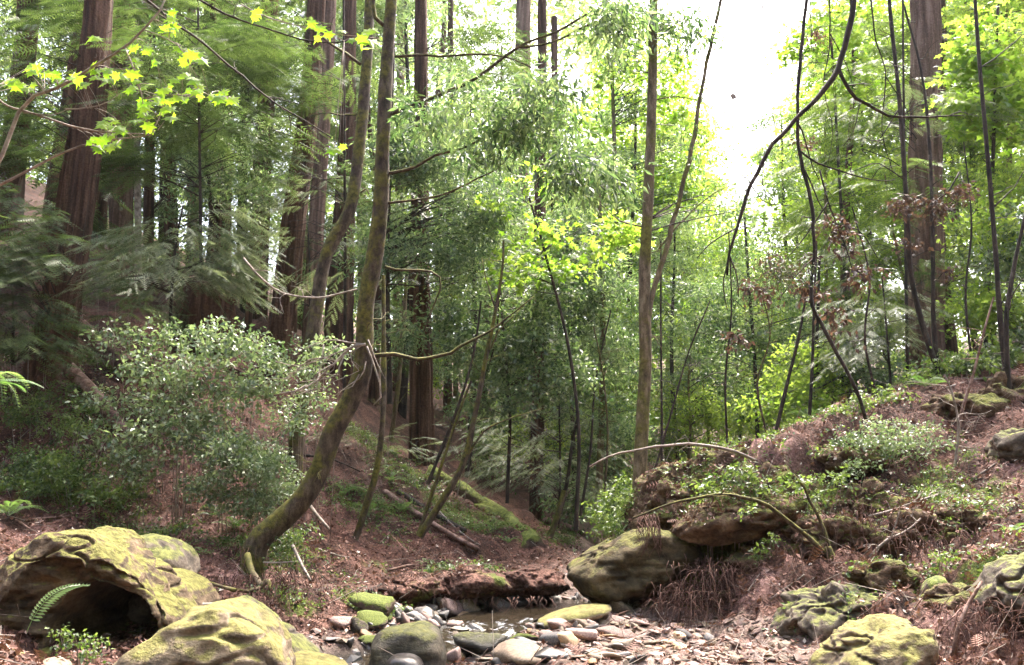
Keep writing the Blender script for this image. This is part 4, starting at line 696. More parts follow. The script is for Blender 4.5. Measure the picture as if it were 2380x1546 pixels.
PT = {'a': proto('bay_tree', 'bay', 13, .12, 'darkbark', 300, 2.3, 1.2, False, 1.25), 'b': proto('leafy_tree', 'bright', 11, .10, 'alder', 280, 2.4, .6, False, 1.15),
      'c': proto('young_redwood', 'redwood', 15, .17, 'redwood', 230, 2.3, 1.0, True, 1.15), 'd': proto('maple_tree', 'maple', 10.5, .09, 'darkbark', 230, 2.4, 1.5, False, 1.15), 'e': proto('tall_redwood', 'redfar', 25, .30, 'redwood', 330, 3.2, 2.2, True, 1.3)}
BG = [  # kind, px, distance, scale, label
 ('e', -60, 19, 1., 'tall dark redwood at the frame edge, up the steep bank'), ('c', 60, 17.5, 1., 'young redwood behind the massive leaning redwood'), ('e', 175, 25, 1., 'tall feathery redwood high above the fallen log'),
 ('c', 250, 22.5, 1.1, 'young dark redwood just beside the pinkish trunk on the bank'), ('a', 330, 26, 1., 'glossy bay tree far up the steep bank behind the pale trunk'), ('e', 420, 30, 1., 'tall redwood at the top of the steep bank'),
 ('c', 470, 20.5, .95, 'young redwood behind the pale drooping sapling'), ('a', 540, 24, 1.05, 'bay tree between the shaded redwood and the big leaning one'), ('c', 560, 19.5, .55, 'small young redwood above the stump'), ('e', 680, 30, 1., 'tall redwood behind the big leaning redwood'),
 ('c', 660, 24, .9, 'young redwood in the shade behind the two leaning trunks'), ('a', 790, 26, 1.1, 'bay tree seen between the two curved trees'), ('b', 850, 31, 1.1, 'bright leafy tree far behind the two curved trees'), ('c', 870, 22, .8, 'young redwood with feathery sprays behind the curved trunks'),
 ('a', 940, 23, 1.05, 'broad bay tree behind the reddish redwood'), ('e', 1010, 36, 1., 'tall redwood far behind the reddish redwood'), ('b', 1060, 29, 1.1, 'pale leafy tree between the reddish and the pale redwood'), ('a', 1090, 21, .8, 'smaller bay tree behind the leaning saplings'),
 ('c', 1120, 26, .9, 'young redwood in front of the pale broad redwood'), ('a', 1180, 25, .45, 'low bay tree covering the foot of the pale broad redwood'), ('b', 1230, 36, 1.2, 'leafy tree behind the narrow dark red trunk'), ('a', 1300, 27, 1.0, 'bay tree on the far side of the creek bend'),
 ('b', 1370, 31, 1.1, 'bright leafy tree upstream of the creek bend'), ('a', 1330, 20.5, .6, 'short bay tree over the creek bend'), ('d', 1420, 27, 1.25, 'tall yellow maple upstream of the creek bend'), ('b', 1440, 22, .5, 'small bright tree low beside the foot of the forked tree'), ('a', 1475, 25, .95, 'bay tree behind the foot of the forked tree'),
 ('b', 1560, 30, 1.25, 'bright leafy tree behind the fork of the forked tree'), ('a', 1570, 21, .55, 'low bay tree just past the fork trunk and the spur'), ('d', 1610, 36, 1.3, 'far yellow maple at the edge of the sky gap'), ('b', 1650, 26, .55, 'low bright tree under the sky gap'),
 ('a', 1720, 24, .5, 'short bay tree in the middle under the sky gap'), ('b', 1770, 30, .6, 'leafy tree farther back under the sky gap'), ('b', 1800, 21, .42, 'small bright tree above the crest of the spur'), ('a', 1850, 27, .85, 'bay tree at the far edge of the sky gap'),
 ('d', 1890, 33, 1.15, 'pale maple behind the hanging vine'), ('b', 1950, 24, .9, 'leafy tree behind the clusters of dead brown leaves'), ('c', 1990, 22, .85, 'young redwood left standing beside the thick redwood, behind the crest'), ('a', 2030, 30, 1.1, 'bay tree farther up the slope behind the thick redwood'),
 ('d', 2090, 26, 1.2, 'maple half hidden by the thick redwood'), ('b', 2190, 24, 1.1, 'leafy tree on the upper slope next to the thick redwood'), ('c', 2230, 21, .8, 'young redwood on the upper slope by the bowing slim stem'), ('d', 2290, 27, 1.25, 'tall maple on the upper slope behind the bright corner maple'),
 ('a', 2330, 22, .9, 'bay tree on the upper slope near the frame edge'), ('b', 2400, 19, .9, 'bright leafy tree at the frame edge on the upper slope'), ('b', 2150, 20, .5, 'low leafy tree at the foot of the thick redwood'), ('d', 2480, 22, 1.1, 'maple reaching in over the frame edge high on the slope')]
seen = set()
for kd, px, Y, s, lb in BG:
    src = PT[kd]; x = (px - CW / 2) / F * Y * .985
    if kd in seen:
        r = src.copy(); COL.objects.link(r)
        for ch in list(src.children):
            c = ch.copy(); COL.objects.link(c); c.parent = r
    else: r = src; seen.add(kd)
    r.location = (x, Y, gz(x, Y)); r.rotation_euler = (0, 0, random.uniform(0, 6.28)); r.scale = (s * random.uniform(.9, 1.15),) * 2 + (s,)
    tag(r, lb, 'tree', 'trees filling the wood')
# ------------------------------------------------------------------ the far wood: hillsides of leaves, open towards the sky gap, plus unseen clumps blocking light from behind the camera
def far_wood_and_rear_blocker():
    n = 7000; X = rng.uniform(-60, 62, n); Y = rng.uniform(33, 95, n)
    az = X / Y; keep = np.abs(az) < .85; X, Y, az = X[keep], Y[keep], az[keep]; n = len(X)
    top = np.interp(az, [-.8, -.3, -.12, .0, .12, .2, .235, .26, .31, .335, .40, .8], [.85, .85, .80, .72, .66, .62, .50, .30, .28, .42, .66, .8])
    g = H(X, Y, False); hgt = np.maximum(top * Y + CAMZ - g, 2.) * rng.uniform(.8, 1.05, n)
    Z = g + hgt * rng.uniform(0, 1, n) ** .9
    C = np.stack([X, Y, Z], -1)
    nb = 1500; nbk = 0; a_ = rng.uniform(0, 2 * math.pi, nb); rr = rng.uniform(13, 40, nb); B = np.stack([np.sin(a_) * rr, np.cos(a_) * rr - 2, 0 * rr], -1); kb = (B[:, 1] < 2) & ((np.abs(B[:, 0]) < 40)); B = B[kb]; B[:, 2] = H(B[:, 0], B[:, 1], False) + rng.uniform(.5, 20, len(B)); nbk = len(B); C = np.vstack([C, B])  # unseen oversized clumps behind the camera, added to cut sky light on front faces
    dens = vnoise(C * np.array([.16, .16, .12]) + 4.2); kk = dens > -.22 - .25 * rng.random(len(C)); kk[len(C) - nbk:] = True; C = C[kk]; n = len(C); big = np.ones(n); big[n - nbk:] = 2.3
    vr = [clump_leaves(OVAL, 52, .38, 1.5, .7, .3, 9, .5) for _ in range(4)]
    parts, att = [], []; pk = rng.integers(0, 4, n); cl = .22 * vnoise(C * .13 + 9) + .12 * rng.normal(size=n) + sstep(-.05, .15, C[:, 0] / C[:, 1]) * .2 - .1
    for k, (V, Fc, a) in enumerate(vr):
        q = np.where(pk == k)[0]; d = rv(len(q)); d[:, 2] *= .3
        VV, FF = inst(V, Fc, C[q], frames(d, np.array([0, 0, 1.]) + rng.normal(size=(len(q), 3)) * .2), rng.uniform(.7, 1.4, len(q)) * big[q]); parts.append((VV, FF)); att.append(np.clip(np.tile(a, len(q)) + np.repeat(cl[q], len(a)), 0, 1))
    o = link('far_wood_and_rear_blocker', mesh('far_wood_and_rear_blocker', parts, M['f_far'], False, {'rnd': np.concatenate(att)})); kind(o, 'stuff')
far_wood_and_rear_blocker()
# ------------------------------------------------------------------ logs and stumps
def log(name, label, cat, pts, w0, w1, mat, seg=14, furrow=.08, rough=.08, lift=.3, ys=None, group=None):
    """a log lying on the ground: pts are picture points (with distance, or laid on the ground there)"""
    P = np.array([at(q[0], q[1], q[2]) if len(q) > 2 else hit(q[0], q[1]) for q in pts])
    Y = P[:, 1].mean(); r0, r1 = rad_of(w0, Y), rad_of(w1, Y)
    if len(pts[0]) < 3: P[:, 2] += lift * r0
    n = max(8, int(np.linalg.norm(np.diff(P, axis=0), axis=1).sum() / .12)); Q = spline(P, min(n, 60)); c = P[0].copy()
    pr = tubecap(Q - c, np.linspace(r0, r1, len(Q)), seg=seg, rough=rough, furrow=furrow, freq=1.5)
    return tag(link(name, mesh(name, [pr[0]], M[mat]), None, tuple(c)), label, cat, group)
log('fallen_log', 'pinkish weathered log sliding down the steep bank behind the massive redwood', 'log', [(-60, 545, 16.), (70, 635, 15.5), (180, 755, 15.), (300, 855, 14.4)], 44, 40, 'deadwood', furrow=.2, seg=20)
log('fallen_log', 'second, darker log under the pinkish weathered log', 'log', [(150, 850, 13.7), (230, 930, 13.2), (290, 1010, 12.8)], 40, 36, 'deadwood', furrow=.2)
log('fallen_log', 'bright green log wrapped in moss, slanting down the far bank', 'log', [(985, 1092), (1060, 1140), (1150, 1195), (1245, 1268)], 66, 58, 'mosslog', lift=-.45, rough=.3, seg=24)
log('fallen_log', 'thin dark log lying below the leaning saplings', 'log', [(895, 1150), (960, 1195), (1030, 1240), (1112, 1285)], 16, 11, 'deadwood', lift=.8)
log('fallen_log', 'second thin log parallel to and above the first, under the saplings', 'log', [(925, 1148), (1000, 1195), (1080, 1240)], 14, 10, 'darkbark', lift=.8)
log('fallen_log', 'dark log across the valley floor behind the narrow dark red trunk', 'log', [(1262, 1215), (1310, 1228), (1360, 1250)], 18, 12, 'deadwood', lift=.6)
log('fallen_log', 'short dark branch lying on the bank above the mossy creek stones', 'log', [(858, 1382), (880, 1368), (908, 1352)], 11, 8, 'darkbark', lift=1.)
log('plank', 'weathered straight board wedged between the boulders by the tree foot', 'log', [(430, 1408, 8.4), (500, 1406, 8.4), (545, 1406, 8.4)], 11, 11, 'drytwig', seg=4, furrow=0, rough=0)
log('broken_pole', 'pale split pole leaning on the litter behind the curved trunk', 'log', [(712, 1165, 11.2), (735, 1195, 11), (765, 1230, 10.8)], 12, 6, 'drytwig', seg=6)
log('stick', 'long bare reddish stick standing from the litter in the bottom corner', 'stick', [(1915, 1522), (1930, 1450)][:0] + [(2218, 1530, 6.2), (2225, 1470, 6.2), (2248, 1410, 6.25), (2282, 1352, 6.3)], 13, 7, 'deadwood', seg=7, furrow=0)
log('stick', 'pale stick lying on the bank beside the foot of the curved tree', 'stick', [(680, 1268, 9.7), (700, 1310, 9.5), (722, 1350, 9.3)], 8, 5, 'drytwig', seg=6, furrow=0)
log('stick', 'thin pale stick lying level by the foot of the curved tree', 'stick', [(612, 1308, 9.6), (650, 1308, 9.6), (690, 1305, 9.6)], 5, 3, 'drytwig', seg=5, furrow=0)
log('root', 'knotted pale root crawling down from the curved tree to the boulders', 'root', [(575, 1290, 9.6), (585, 1330, 9.4), (608, 1362, 9.2), (590, 1374, 9.15), (545, 1372, 9.1), (480, 1352, 9.1)], 17, 6, 'alder', seg=8, furrow=0, rough=.25)
log('root', 'short stubby root end beside the knotted pale root', 'root', [(608, 1362, 9.2), (622, 1350, 9.2), (630, 1372, 9.1)], 14, 8, 'alder', seg=8, furrow=0, rough=.25)
c = hit(475, 772); g_ = []
V, Fc = tube(np.array([(0, 0, -.4), (0, 0, .15), (.02, 0, .5), (.05, 0, .75), (.07, 0, .8)]), [.52, .46, .40, .38, .2], seg=30, rough=.2, furrow=.25, cap=False)
tag(link('tree_stump', mesh('tree_stump', [(V, Fc)], M['redwood']), None, tuple(at(472, 765, 14.4))), 'dark rotten redwood stump under the pale drooping sapling', 'stump')
log('rotten_wood', 'crumbling pinkish chunk of wood against the rotten stump', 'log', [(420, 700, 14.3), (445, 740, 14.2), (470, 790, 14.)], 40, 30, 'deadwood', furrow=.2)

# ------------------------------------------------------------------ hanging branches and vines before the slope
def bare(name, label, cat, runs, Y, mat, group=None, blobs=(), twigs=5):
    """runs: lists of picture points with widths (points, w0, w1); first is the stem, the rest are its twigs"""
    base = wpath(runs[0][0][:1], Y)[0]; root = thing(name, label, cat, base, group)
    for k, (pts, w0, w1) in enumerate(runs):
        P = wpath(pts, Y); link('stem' if k == 0 else 'twig', mesh('twig', [(a - base, f) for a, f, _ in branch_mesh(P, rad_of(w0, Y), rad_of(w1, Y), 6)], M[mat]), root)
        if k < 2: side_twigs(root, spline(P, 30), base, np.full(30, rad_of(w0, Y)), mat, twigs if k == 0 else twigs // 2, .15, .4)
    by = {}
    for bl in blobs: by.setdefault(bl[6], []).append(bl)
    for kd, bls in by.items():
        parts, att = [], []
        for bl in bls:
            cc = at(bl[0], bl[1], bl[2]); nn = bl[5]; C = cc + rv(nn) * (rng.uniform(.1, 1, nn) ** .5)[:, None] * np.array([bl[3], (bl[3] + bl[4]) / 2, bl[4]]) / F * bl[2]
            pr, at_ = crown_parts(kd, C, cc + np.array([0, 0, .3]), bl[7] if len(bl) > 7 else 1.); parts += [(a - base, f) for a, f in pr]; att += at_
        link('foliage', mesh('foliage', parts, M[K[kd][1]], False, {'rnd': np.concatenate(att)}), root)
    return root
bare('hanging_branch', 'thick dark branch forking as it hangs in from the top beside the sky gap', 'branch', [
    ([(1992, -60), (1975, 60), (1948, 158), (1905, 220), (1850, 280), (1790, 345), (1745, 430), (1712, 530), (1694, 590), (1690, 640)], 17, 6),
    ([(1948, 158), (1968, 200), (1990, 230), (2030, 250), (2070, 270), (2160, 272), (2240, 268)], 11, 3), ([(1850, 280), (1870, 320), (1890, 390), (1905, 420)], 5, 2), ([(1712, 530), (1660, 560), (1620, 600)], 4, 2),
    ([(1694, 590), (1712, 640), (1716, 690)], 5, 2), ([(1780, 360), (1770, 420), (1790, 470)], 3, 1.5), ([(2000, 235), (1985, 300), (1960, 340)], 3, 1.5), ([(1694, 600), (1680, 660), (1690, 720)], 4, 2), ([(1745, 430), (1780, 470), (1840, 478)], 3, 1.5)], 8.5, 'darkbark', blobs=[(1790, 580, 8.7, 60, 60, 10, 'dark', .5), (1830, 640, 8.8, 80, 50, 14, 'dark', .5)])
bare('hanging_vine', 'thin grey vine dropping from the top and bending away over the spur', 'vine', [
    ([(1880, -40), (1868, 60), (1858, 170), (1852, 290), (1862, 370), (1885, 470), (1892, 600), (1884, 700), (1905, 745), (1950, 830), (1992, 910), (2012, 975)], 9, 9),
    ([(1858, 350), (1900, 380), (1960, 400), (2040, 420), (2080, 418)], 6, 2), ([(1870, 395), (1900, 460), (1930, 520)], 5, 2), ([(1892, 600), (1850, 640), (1815, 690)], 4, 2)], 10.2, 'darkbark')
bare('dead_branch', 'dangling branch with clusters of dead brown leaves in the middle of the slope', 'branch', [
    ([(1905, 395), (1925, 470), (1960, 560), (1985, 640)], 5, 2), ([(1925, 470), (1880, 540), (1830, 600)], 4, 2), ([(1940, 520), (2000, 540), (2040, 600)], 4, 2)], 11, 'darkbark',
    blobs=[(1935, 520, 11, 40, 30, 10, 'brown', .7), (1820, 620, 11, 70, 40, 14, 'brown', .7), (1870, 665, 11, 60, 30, 9, 'brown', .7), (1990, 620, 11, 40, 50, 7, 'brown', .7), (1945, 735, 11, 25, 40, 5, 'brown', .8), (1760, 670, 11, 40, 40, 6, 'brown', .7), (1715, 785, 11, 14, 10, 3, 'brown', .7)])
bare('dead_branch', 'drooping clusters of dead brown leaves in front of the thick redwood', 'branch', [
    ([(2230, 400), (2200, 450), (2160, 470), (2100, 470)], 5, 2), ([(2200, 450), (2230, 480)], 3, 2)], 12.5, 'darkbark',
    blobs=[(2100, 480, 12.4, 34, 30, 12, 'brown', .7), (2185, 470, 12.4, 40, 30, 10, 'brown', .7), (2230, 445, 12.4, 25, 35, 8, 'brown', .7), (2205, 625, 12.4, 14, 14, 3, 'brown', .7), (2120, 560, 12.4, 20, 20, 3, 'brown', .7)])
bare('dead_branch', 'wisp of a few brown leaves hanging by the thin grey vine', 'branch', [([(1880, -40), (1884, 40), (1886, 120)], 3, 1.5)], 10.3, 'darkbark', blobs=[(1890, 70, 10.3, 12, 30, 3, 'brown', .5), (1925, 95, 10.3, 8, 20, 2, 'brown', .4), (1875, 330, 10.3, 12, 20, 3, 'brown', .5)])
bare('hanging_twig', 'wispy bare twig dangling from the top edge into the sky gap', 'branch', [([(1765, -40), (1775, 60), (1768, 150), (1790, 230), (1800, 290)], 4, 1.5), ([(1775, 60), (1740, 120), (1745, 180)], 2.5, 1.2)], 9.2, 'darkbark', twigs=8)
bare('hanging_twig', 'wispy forked twig with a few leaves hanging beside the forking thick branch', 'branch', [([(1925, -40), (1930, 80), (1915, 200), (1935, 300), (1925, 380)], 4, 1.5), ([(1930, 80), (1975, 170), (1985, 250)], 3, 1.2)], 9.4, 'darkbark', twigs=8, blobs=[(1940, 180, 9.4, 50, 60, 4, 'near', .5)])
bare('hanging_twig', 'drooping bare twigs between the two slim stems before the thick redwood', 'branch', [([(2020, -40), (2035, 90), (2060, 180), (2050, 300), (2075, 400)], 5, 1.5), ([(2060, 180), (2110, 260), (2120, 340)], 3, 1.2)], 9.6, 'darkbark', twigs=9)
bare('arching_cane', 'long bare cane arching over the spur above the mossy outcrop', 'branch', [([(1370, 1085), (1420, 1060), (1500, 1042), (1580, 1034), (1650, 1036), (1710, 1050), (1755, 1070)], 4, 8)], 9.8, 'drytwig')
bare('bent_twigs', 'two bent bare stems springing from one dark foot on the slope', 'branch', [
    ([(1925, 1300), (1900, 1270), (1850, 1225), (1790, 1180), (1740, 1160), (1660, 1152), (1560, 1170), (1470, 1205)], 12, 4), ([(1930, 1300), (1915, 1240), (1895, 1190), (1870, 1130), (1845, 1105)], 11, 5), ([(1932, 1310), (1926, 1280), (1924, 1270)], 30, 14)], 8.9, 'mossbark',
    blobs=[(1730, 1190, 8.9, 26, 16, 3, 'big', .6), (1850, 1115, 8.9, 20, 12, 3, 'big', .6)])
bare('dry_branch', 'forked dry branch lying up the slope beside the green fern', 'branch', [([(2022, 1295), (2060, 1255), (2105, 1235), (2140, 1205)], 8, 4), ([(2070, 1252), (2080, 1220), (2090, 1190)], 5, 2)], 8.5, 'drytwig')
bare('dry_branch', 'straight bare twig sticking out level from the low bushes', 'branch', [([(2020, 1200), (2080, 1185), (2130, 1165), (2180, 1150)], 6, 4)], 9.2, 'drytwig')
bare('dry_branch', 'pale curved twig dangling over the bank beneath the big leaning redwood', 'branch', [([(566, 600), (600, 640), (645, 675), (700, 690), (760, 690), (830, 672)], 5, 4), ([(588, 628), (605, 628), (622, 630)], 3, 2)], 10.5, 'drytwig')
bare('dead_branch', 'tangle of dry grey twigs where the two curved trees cross', 'branch', [([(850, 800), (820, 805), (780, 840), (740, 880), (700, 905), (650, 915)], 7, 3)] + [([(q[0], q[1]), (q[0] - 20 + random.uniform(-25, 25), q[1] + 30), (q[0] - 45 + random.uniform(-40, 40), q[1] + random.uniform(20, 60)), (q[0] - 60 + random.uniform(-60, 50), q[1] + random.uniform(30, 110))], 3.5, 1.2) for q in [(845, 800), (800, 825), (770, 848), (740, 875), (712, 895), (790, 800), (752, 800), (835, 870), (850, 840), (700, 850)]]
     + [([(852, 805), (870, 850), (885, 900), (884, 935), (868, 942)], 5, 3), ([(845, 800), (800, 795), (760, 790), (700, 815)], 4, 2), ([(830, 800), (760, 830), (690, 850), (640, 840)], 4, 1.5), ([(780, 840), (740, 830), (700, 860), (660, 870)], 3, 1.5), ([(855, 790), (880, 850), (895, 880)], 4, 2)], 9.7, 'drytwig')
bare('hanging_branch', 'long thin branch crossing the redwoods from the top edge downwards', 'branch', [([(318, -20), (400, 48), (470, 100), (560, 175), (640, 240), (700, 275), (770, 320)], 7, 3)], 6.5, 'darkbark')
bare('hanging_branch', 'second long thin branch, sagging from the top edge to the kinked tree', 'branch', [([(430, -20), (520, 30), (620, 68), (700, 90), (760, 100), (850, 92), (880, 86)], 6, 3)], 6.6, 'darkbark')

# ------------------------------------------------------------------ bright maple branches near the camera: every leaf an object
MLEAF = mesh('leaf', [(MAPLE[0], MAPLE[1])], M['f_maple_one'], False)
def maple_branch(label, runs, leaves, Y, mat, size=.088):
    base = wpath(runs[0][0][:1], Y)[0]; root = thing('maple_branch', label, 'branch', base); allp = []
    for k, (pts, w0, w1) in enumerate(runs):
        P = spline(wpath(pts, Y), 40); allp.append(P)
        link('stem' if k == 0 else 'twig', mesh('twig', [(a - base, f) for a, f, _ in branch_mesh(P, rad_of(w0, Y), rad_of(w1, Y), 6)], M[mat]), root)
    A = np.vstack(allp); pet = []
    for px, py, s in leaves:
        p = at(px, py, Y + random.uniform(-.25, .25)); q = A[np.argmin(np.linalg.norm(A - p, axis=1))]
        d = unit(np.array([random.uniform(-1, 1), random.uniform(-.7, .3), -random.uniform(.2, .8)])); nn = np.array([random.uniform(-.4, .4), -random.uniform(.7, 1.4), .7])
        Mx = frames(d[None], nn[None])[0]; o = link('leaf', MLEAF, root); sc = size * s * random.uniform(.7, 1.25)
        from mathutils import Matrix
        mm = Matrix([[*(Mx[i] * sc), (p - base - d * sc * .5)[i]] for i in range(3)] + [[0, 0, 0, 1]]); o.matrix_local = mm
        e = p - d * sc * .5; mid = (q + e) / 2 + np.array([0, 0, .05 * np.linalg.norm(q - e)])
        pet.append(tubecap(spline([q - base, mid - base, e - base], 5), [.0022, .0018, .0016, .0014, .0012], seg=4)[0])
    tw = link('petioles', mesh('petioles', pet, M[mat]), root); tw['kind'] = 'stuff'
z = [(1150,130),(1130,230),(1100,190),(1180,185),(890,340),(990,340),(940,430),(1040,435),(1240,350),(1320,350),(1240,430),(1380,430),(1300,390),(180,470),(250,480),(340,500),(390,540),(370,520),(60,570),(20,575),(110,590),(190,610),(150,590),(460,580),(560,570),(520,560),(620,470),(650,530),(740,480),(780,530),(730,550),(900,520),(900,600),(980,600),(930,560),(1220,530),(1310,560),(1340,590),(1290,530),(1110,630),(1050,670),(960,700),(1000,740),(1080,700),(1130,740),(1150,700),(1220,670),(1270,620),(1350,660),(930,830),(1000,800),(1160,810),(1000,870),(1090,770),(690,840),(740,870),(830,890),(800,870),(620,950),(700,930),(720,1000),(660,1030),(760,990),(1460,670),(1520,650),(1590,690),(1490,690),(640,265)]
maple_branch('maple branch with lime green leaves sweeping in from the edge before the massive redwood', [([(-20, 405), (10, 350), (28, 300), (50, 252), (85, 222), (150, 190), (225, 150), (290, 108), (340, 62), (375, 20), (392, -20)], 11, 5),
    ([(50, 256), (100, 272), (140, 285), (190, 303), (250, 310), (345, 312)], 6, 3), ([(-20, 218), (20, 248), (50, 256)], 5, 5), ([(-20, 440), (40, 410), (110, 372), (190, 340), (260, 326), (330, 320), (365, 305), (372, 270)], 8, 3), ([(55, 262), (110, 268), (160, 252)], 4, 2), ([(335, 70), (380, 85), (420, 110), (440, 150)], 3, 2), ([(290, 110), (310, 160), (330, 230), (345, 290)], 4, 2), ([(150, 253), (230, 250), (275, 220)], 4, 2), ([(330, 230), (400, 220), (470, 225), (540, 235)], 3, 1.5)],
    [(x / 2.923, y / 2.923, 1.) for x, y in z] + [(x / 2.923 + random.uniform(-16, 16), y / 2.923 + random.uniform(-12, 12), .9) for x, y in z + z[::2]], 5.0, 'drytwig')
maple_branch('small sprig of lime green maple leaves in front of the two curved trunks', [([(560, 10), (620, 40), (700, 62), (770, 78), (850, 85), (880, 90)], 4, 2), ([(700, 62), (740, 70), (800, 95)], 3, 2)],
    [(600, 32, .8), (622, 45, .8), (645, 42, .7), (590, 45, .7), (720, 58, .9), (742, 70, 1.), (765, 85, .9), (792, 72, 1.), (812, 95, 1.), (845, 78, 1.2), (862, 100, 1.5), (872, 72, 1.1), (840, 100, 1.), (850, 112, 1.2), (735, 92, .8), (768, 335, .9), (782, 352, .9), (765, 352, .8), (795, 345, .7)], 6.2, 'drytwig', .105)
o = tag(link('falling_leaf', mesh('falling_leaf', [(np.vstack([OVAL[0], OVAL[0] * np.array([.8, .9, 1]) + np.array([.1, .05, .05])]), np.vstack([OVAL[1], OVAL[1] + 4]))], M['f_brown'], False, {'rnd': np.full(8, .6)}), None, tuple(at(1702, 232, 8.))), 'single purplish brown leaf drifting in the open sky gap', 'leaf')
o.rotation_euler = (1.3, .3, .2); o.scale = (.13, .10, .1)

# ------------------------------------------------------------------ shrubs on the banks
def shrub(name, label, pts, kd, blobs, nst=7, cat='shrub', mat='drytwig', group=None):
    """pts: picture point of the foot on the ground; blobs as for trees, with distance None = just above the ground"""
    base = hit(*pts); root = thing(name, label, cat, base, group); parts, att, Cs = [], [], []
    for px, py, yb, rx, ry, nn, size in blobs:
        cc = at(px, py, yb) if yb else hit(px, py) + np.array([0, 0, .08]); Y = cc[1]
        C = cc + rv(nn) * (rng.uniform(.05, 1, nn) ** .45)[:, None] * np.array([rx, (rx + ry) / 2, ry]) / F * Y
        g = H(C[:, 0], C[:, 1], False); C[:, 2] = np.maximum(C[:, 2], g + rng.uniform(.03, .2, nn)); Cs.append(C)
        pr, at_ = crown_parts(kd, C, cc - np.array([0, 0, .3]), size); parts += [(a - base, f) for a, f in pr]; att += at_
    C = np.vstack(Cs); st = []
    for q in rng.choice(len(C), min(len(C), nst * 2), replace=False):
        e = C[q] - base; g = np.array([e[0] * .85, e[1] * .85 + .1, 0]); g[2] = gz(*(base + g)[:2]) - base[2] - .05
        m_ = (g + e) / 2 + np.array([0, 0, .12 * np.linalg.norm(e - g)]); st.append(tubecap(spline([g, m_, e], 6), np.linspace(.006, .002, 6), seg=4)[0])
    sobj = link('stems', mesh('stems', st, M[mat]), root); sobj['kind'] = 'stuff'
    link('foliage', mesh('foliage', parts, M[K[kd][1]], False, {'rnd': np.concatenate(att)}), root)
shrub('evergreen_shrub', 'big grey green small leaved shrub spilling down the steep bank', (450, 1120), 'huck', [(300, 780, 11.6, 70, 30, 7, 1.38), (400, 770, 11.5, 60, 30, 7, 1.25), (500, 790, 11.4, 90, 36, 15, 1.5), (600, 800, 11.3, 70, 30, 9, 1.25), (650, 860, 11.2, 90, 50, 14, 0.99), (420, 860, 11.2, 150, 50, 25, 1.38), (560, 890, 11.1, 80, 40, 10, 1.5), (300, 930, 11.2, 80, 50, 11, 1.38), (480, 950, 11., 130, 50, 21, 1.38), (380, 1020, 10.9, 130, 50, 19, 1.38), (520, 1030, 10.9, 90, 40, 10, 1.38), (300, 1080, 10.8, 100, 40, 12, 1.38), (240, 1010, 11., 50, 40, 5, 1.25)], 16)
shrub('evergreen_shrub', 'lower shrub with glossier leaves between the big shrub and the curved tree', (600, 1150), 'huck', [(560, 1060, 10.7, 100, 50, 46, 1.), (620, 1110, 10.5, 70, 60, 40, 1.), (500, 1130, 10.6, 70, 40, 26, 1.), (590, 1180, 10.4, 60, 30, 16, 1.)], 8)
shrub('evergreen_shrub', 'thin twiggy shrub in front of the kinked tree', (720, 960), 'huck', [(700, 900, 10.6, 90, 60, 14, 1.), (760, 820, 10.6, 50, 30, 8, 1.3), (680, 960, 10.6, 50, 40, 8, 1.)], 7)
shrub('leafy_shrub', 'broad leaved green shrub on top of the outcrop below the arching cane', (1700, 1140), 'big', [(1690, 1105, 9.75, 60, 26, 12, .8), (1650, 1140, 9.8, 40, 20, 6, .8), (1755, 1125, 9.7, 40, 30, 7, .8), (1730, 1165, 9.6, 30, 20, 4, .7)], 6)
shrub('leafy_shrub', 'thicket of small dark leaves on the slope below the crest', (2000, 1060), 'huck', [(1970, 1030, 10.4, 60, 30, 8, .8), (2060, 1040, 10.3, 80, 40, 14, .9), (2130, 1020, 10.3, 60, 36, 10, .9), (2040, 1000, 10.6, 50, 26, 7, .9), (2000, 1090, 9.9, 60, 24, 6, .8)], 8)
shrub('leafy_shrub', 'scattered leafy sprigs growing out of the yellow brown outcrop', (1900, 1170), 'big', [(1880, 1150, 9.7, 50, 30, 5, .7), (1930, 1110, 9.7, 40, 24, 5, .7), (1800, 1200, 9.6, 30, 20, 3, .6)], 5)
shrub('leafy_shrub', 'light green bush on the crest where the vine comes down', (2030, 960), 'low', [(2010, 930, 11.4, 50, 30, 9, 1.1), (2080, 920, 11.6, 60, 30, 10, 1.1), (1960, 955, 11.4, 40, 20, 6, 1.)], 6)
shrub('leafy_shrub', 'bright bush on the crest under the thick redwood', (2230, 860), 'low', [(2240, 850, 12.8, 100, 24, 40, 1.5), (2330, 825, 12.9, 60, 24, 20, 1.5), (2150, 880, 12.6, 50, 24, 16, 1.3)], 6)
shrub('leafy_shrub', 'leafy bush spreading over the bank below the litter path', (2200, 1140), 'low', [(2180, 1085, 9.7, 60, 20, 6, .7), (2130, 1140, 9.4, 60, 20, 5, .7), (2250, 1060, 10, 40, 20, 4, .7)], 8)
shrub('leafy_shrub', 'pale green bush on the valley floor at the foot of the forked tree', (1440, 1195), 'low', [(1440, 1170, 13, 50, 40, 26, 1.2), (1400, 1200, 13.5, 50, 40, 22, 1.3), (1460, 1130, 13, 30, 30, 10, 1.2)], 5)
shrub('leafy_shrub', 'dark low bush under the massive redwood by the frame edge', (60, 1010), 'low', [(60, 960, 11.8, 110, 40, 34, 1.), (170, 1000, 11.8, 90, 40, 24, 1.), (100, 1060, 11.2, 120, 30, 26, 1.)], 8)
shrub('leafy_shrub', 'leafy low bush at the lower end of the big shrub', (200, 1110), 'low', [(180, 1090, 11., 110, 36, 34, 1.), (260, 1140, 10.7, 80, 36, 24, 1.), (90, 1120, 10.8, 90, 30, 22, 1.)], 8)
shrub('leafy_shrub', 'small leafy bush at the foot of the curved tree', (690, 1260), 'low', [(690, 1250, 9.9, 40, 30, 14, .8), (660, 1290, 9.7, 30, 20, 8, .7)], 4)
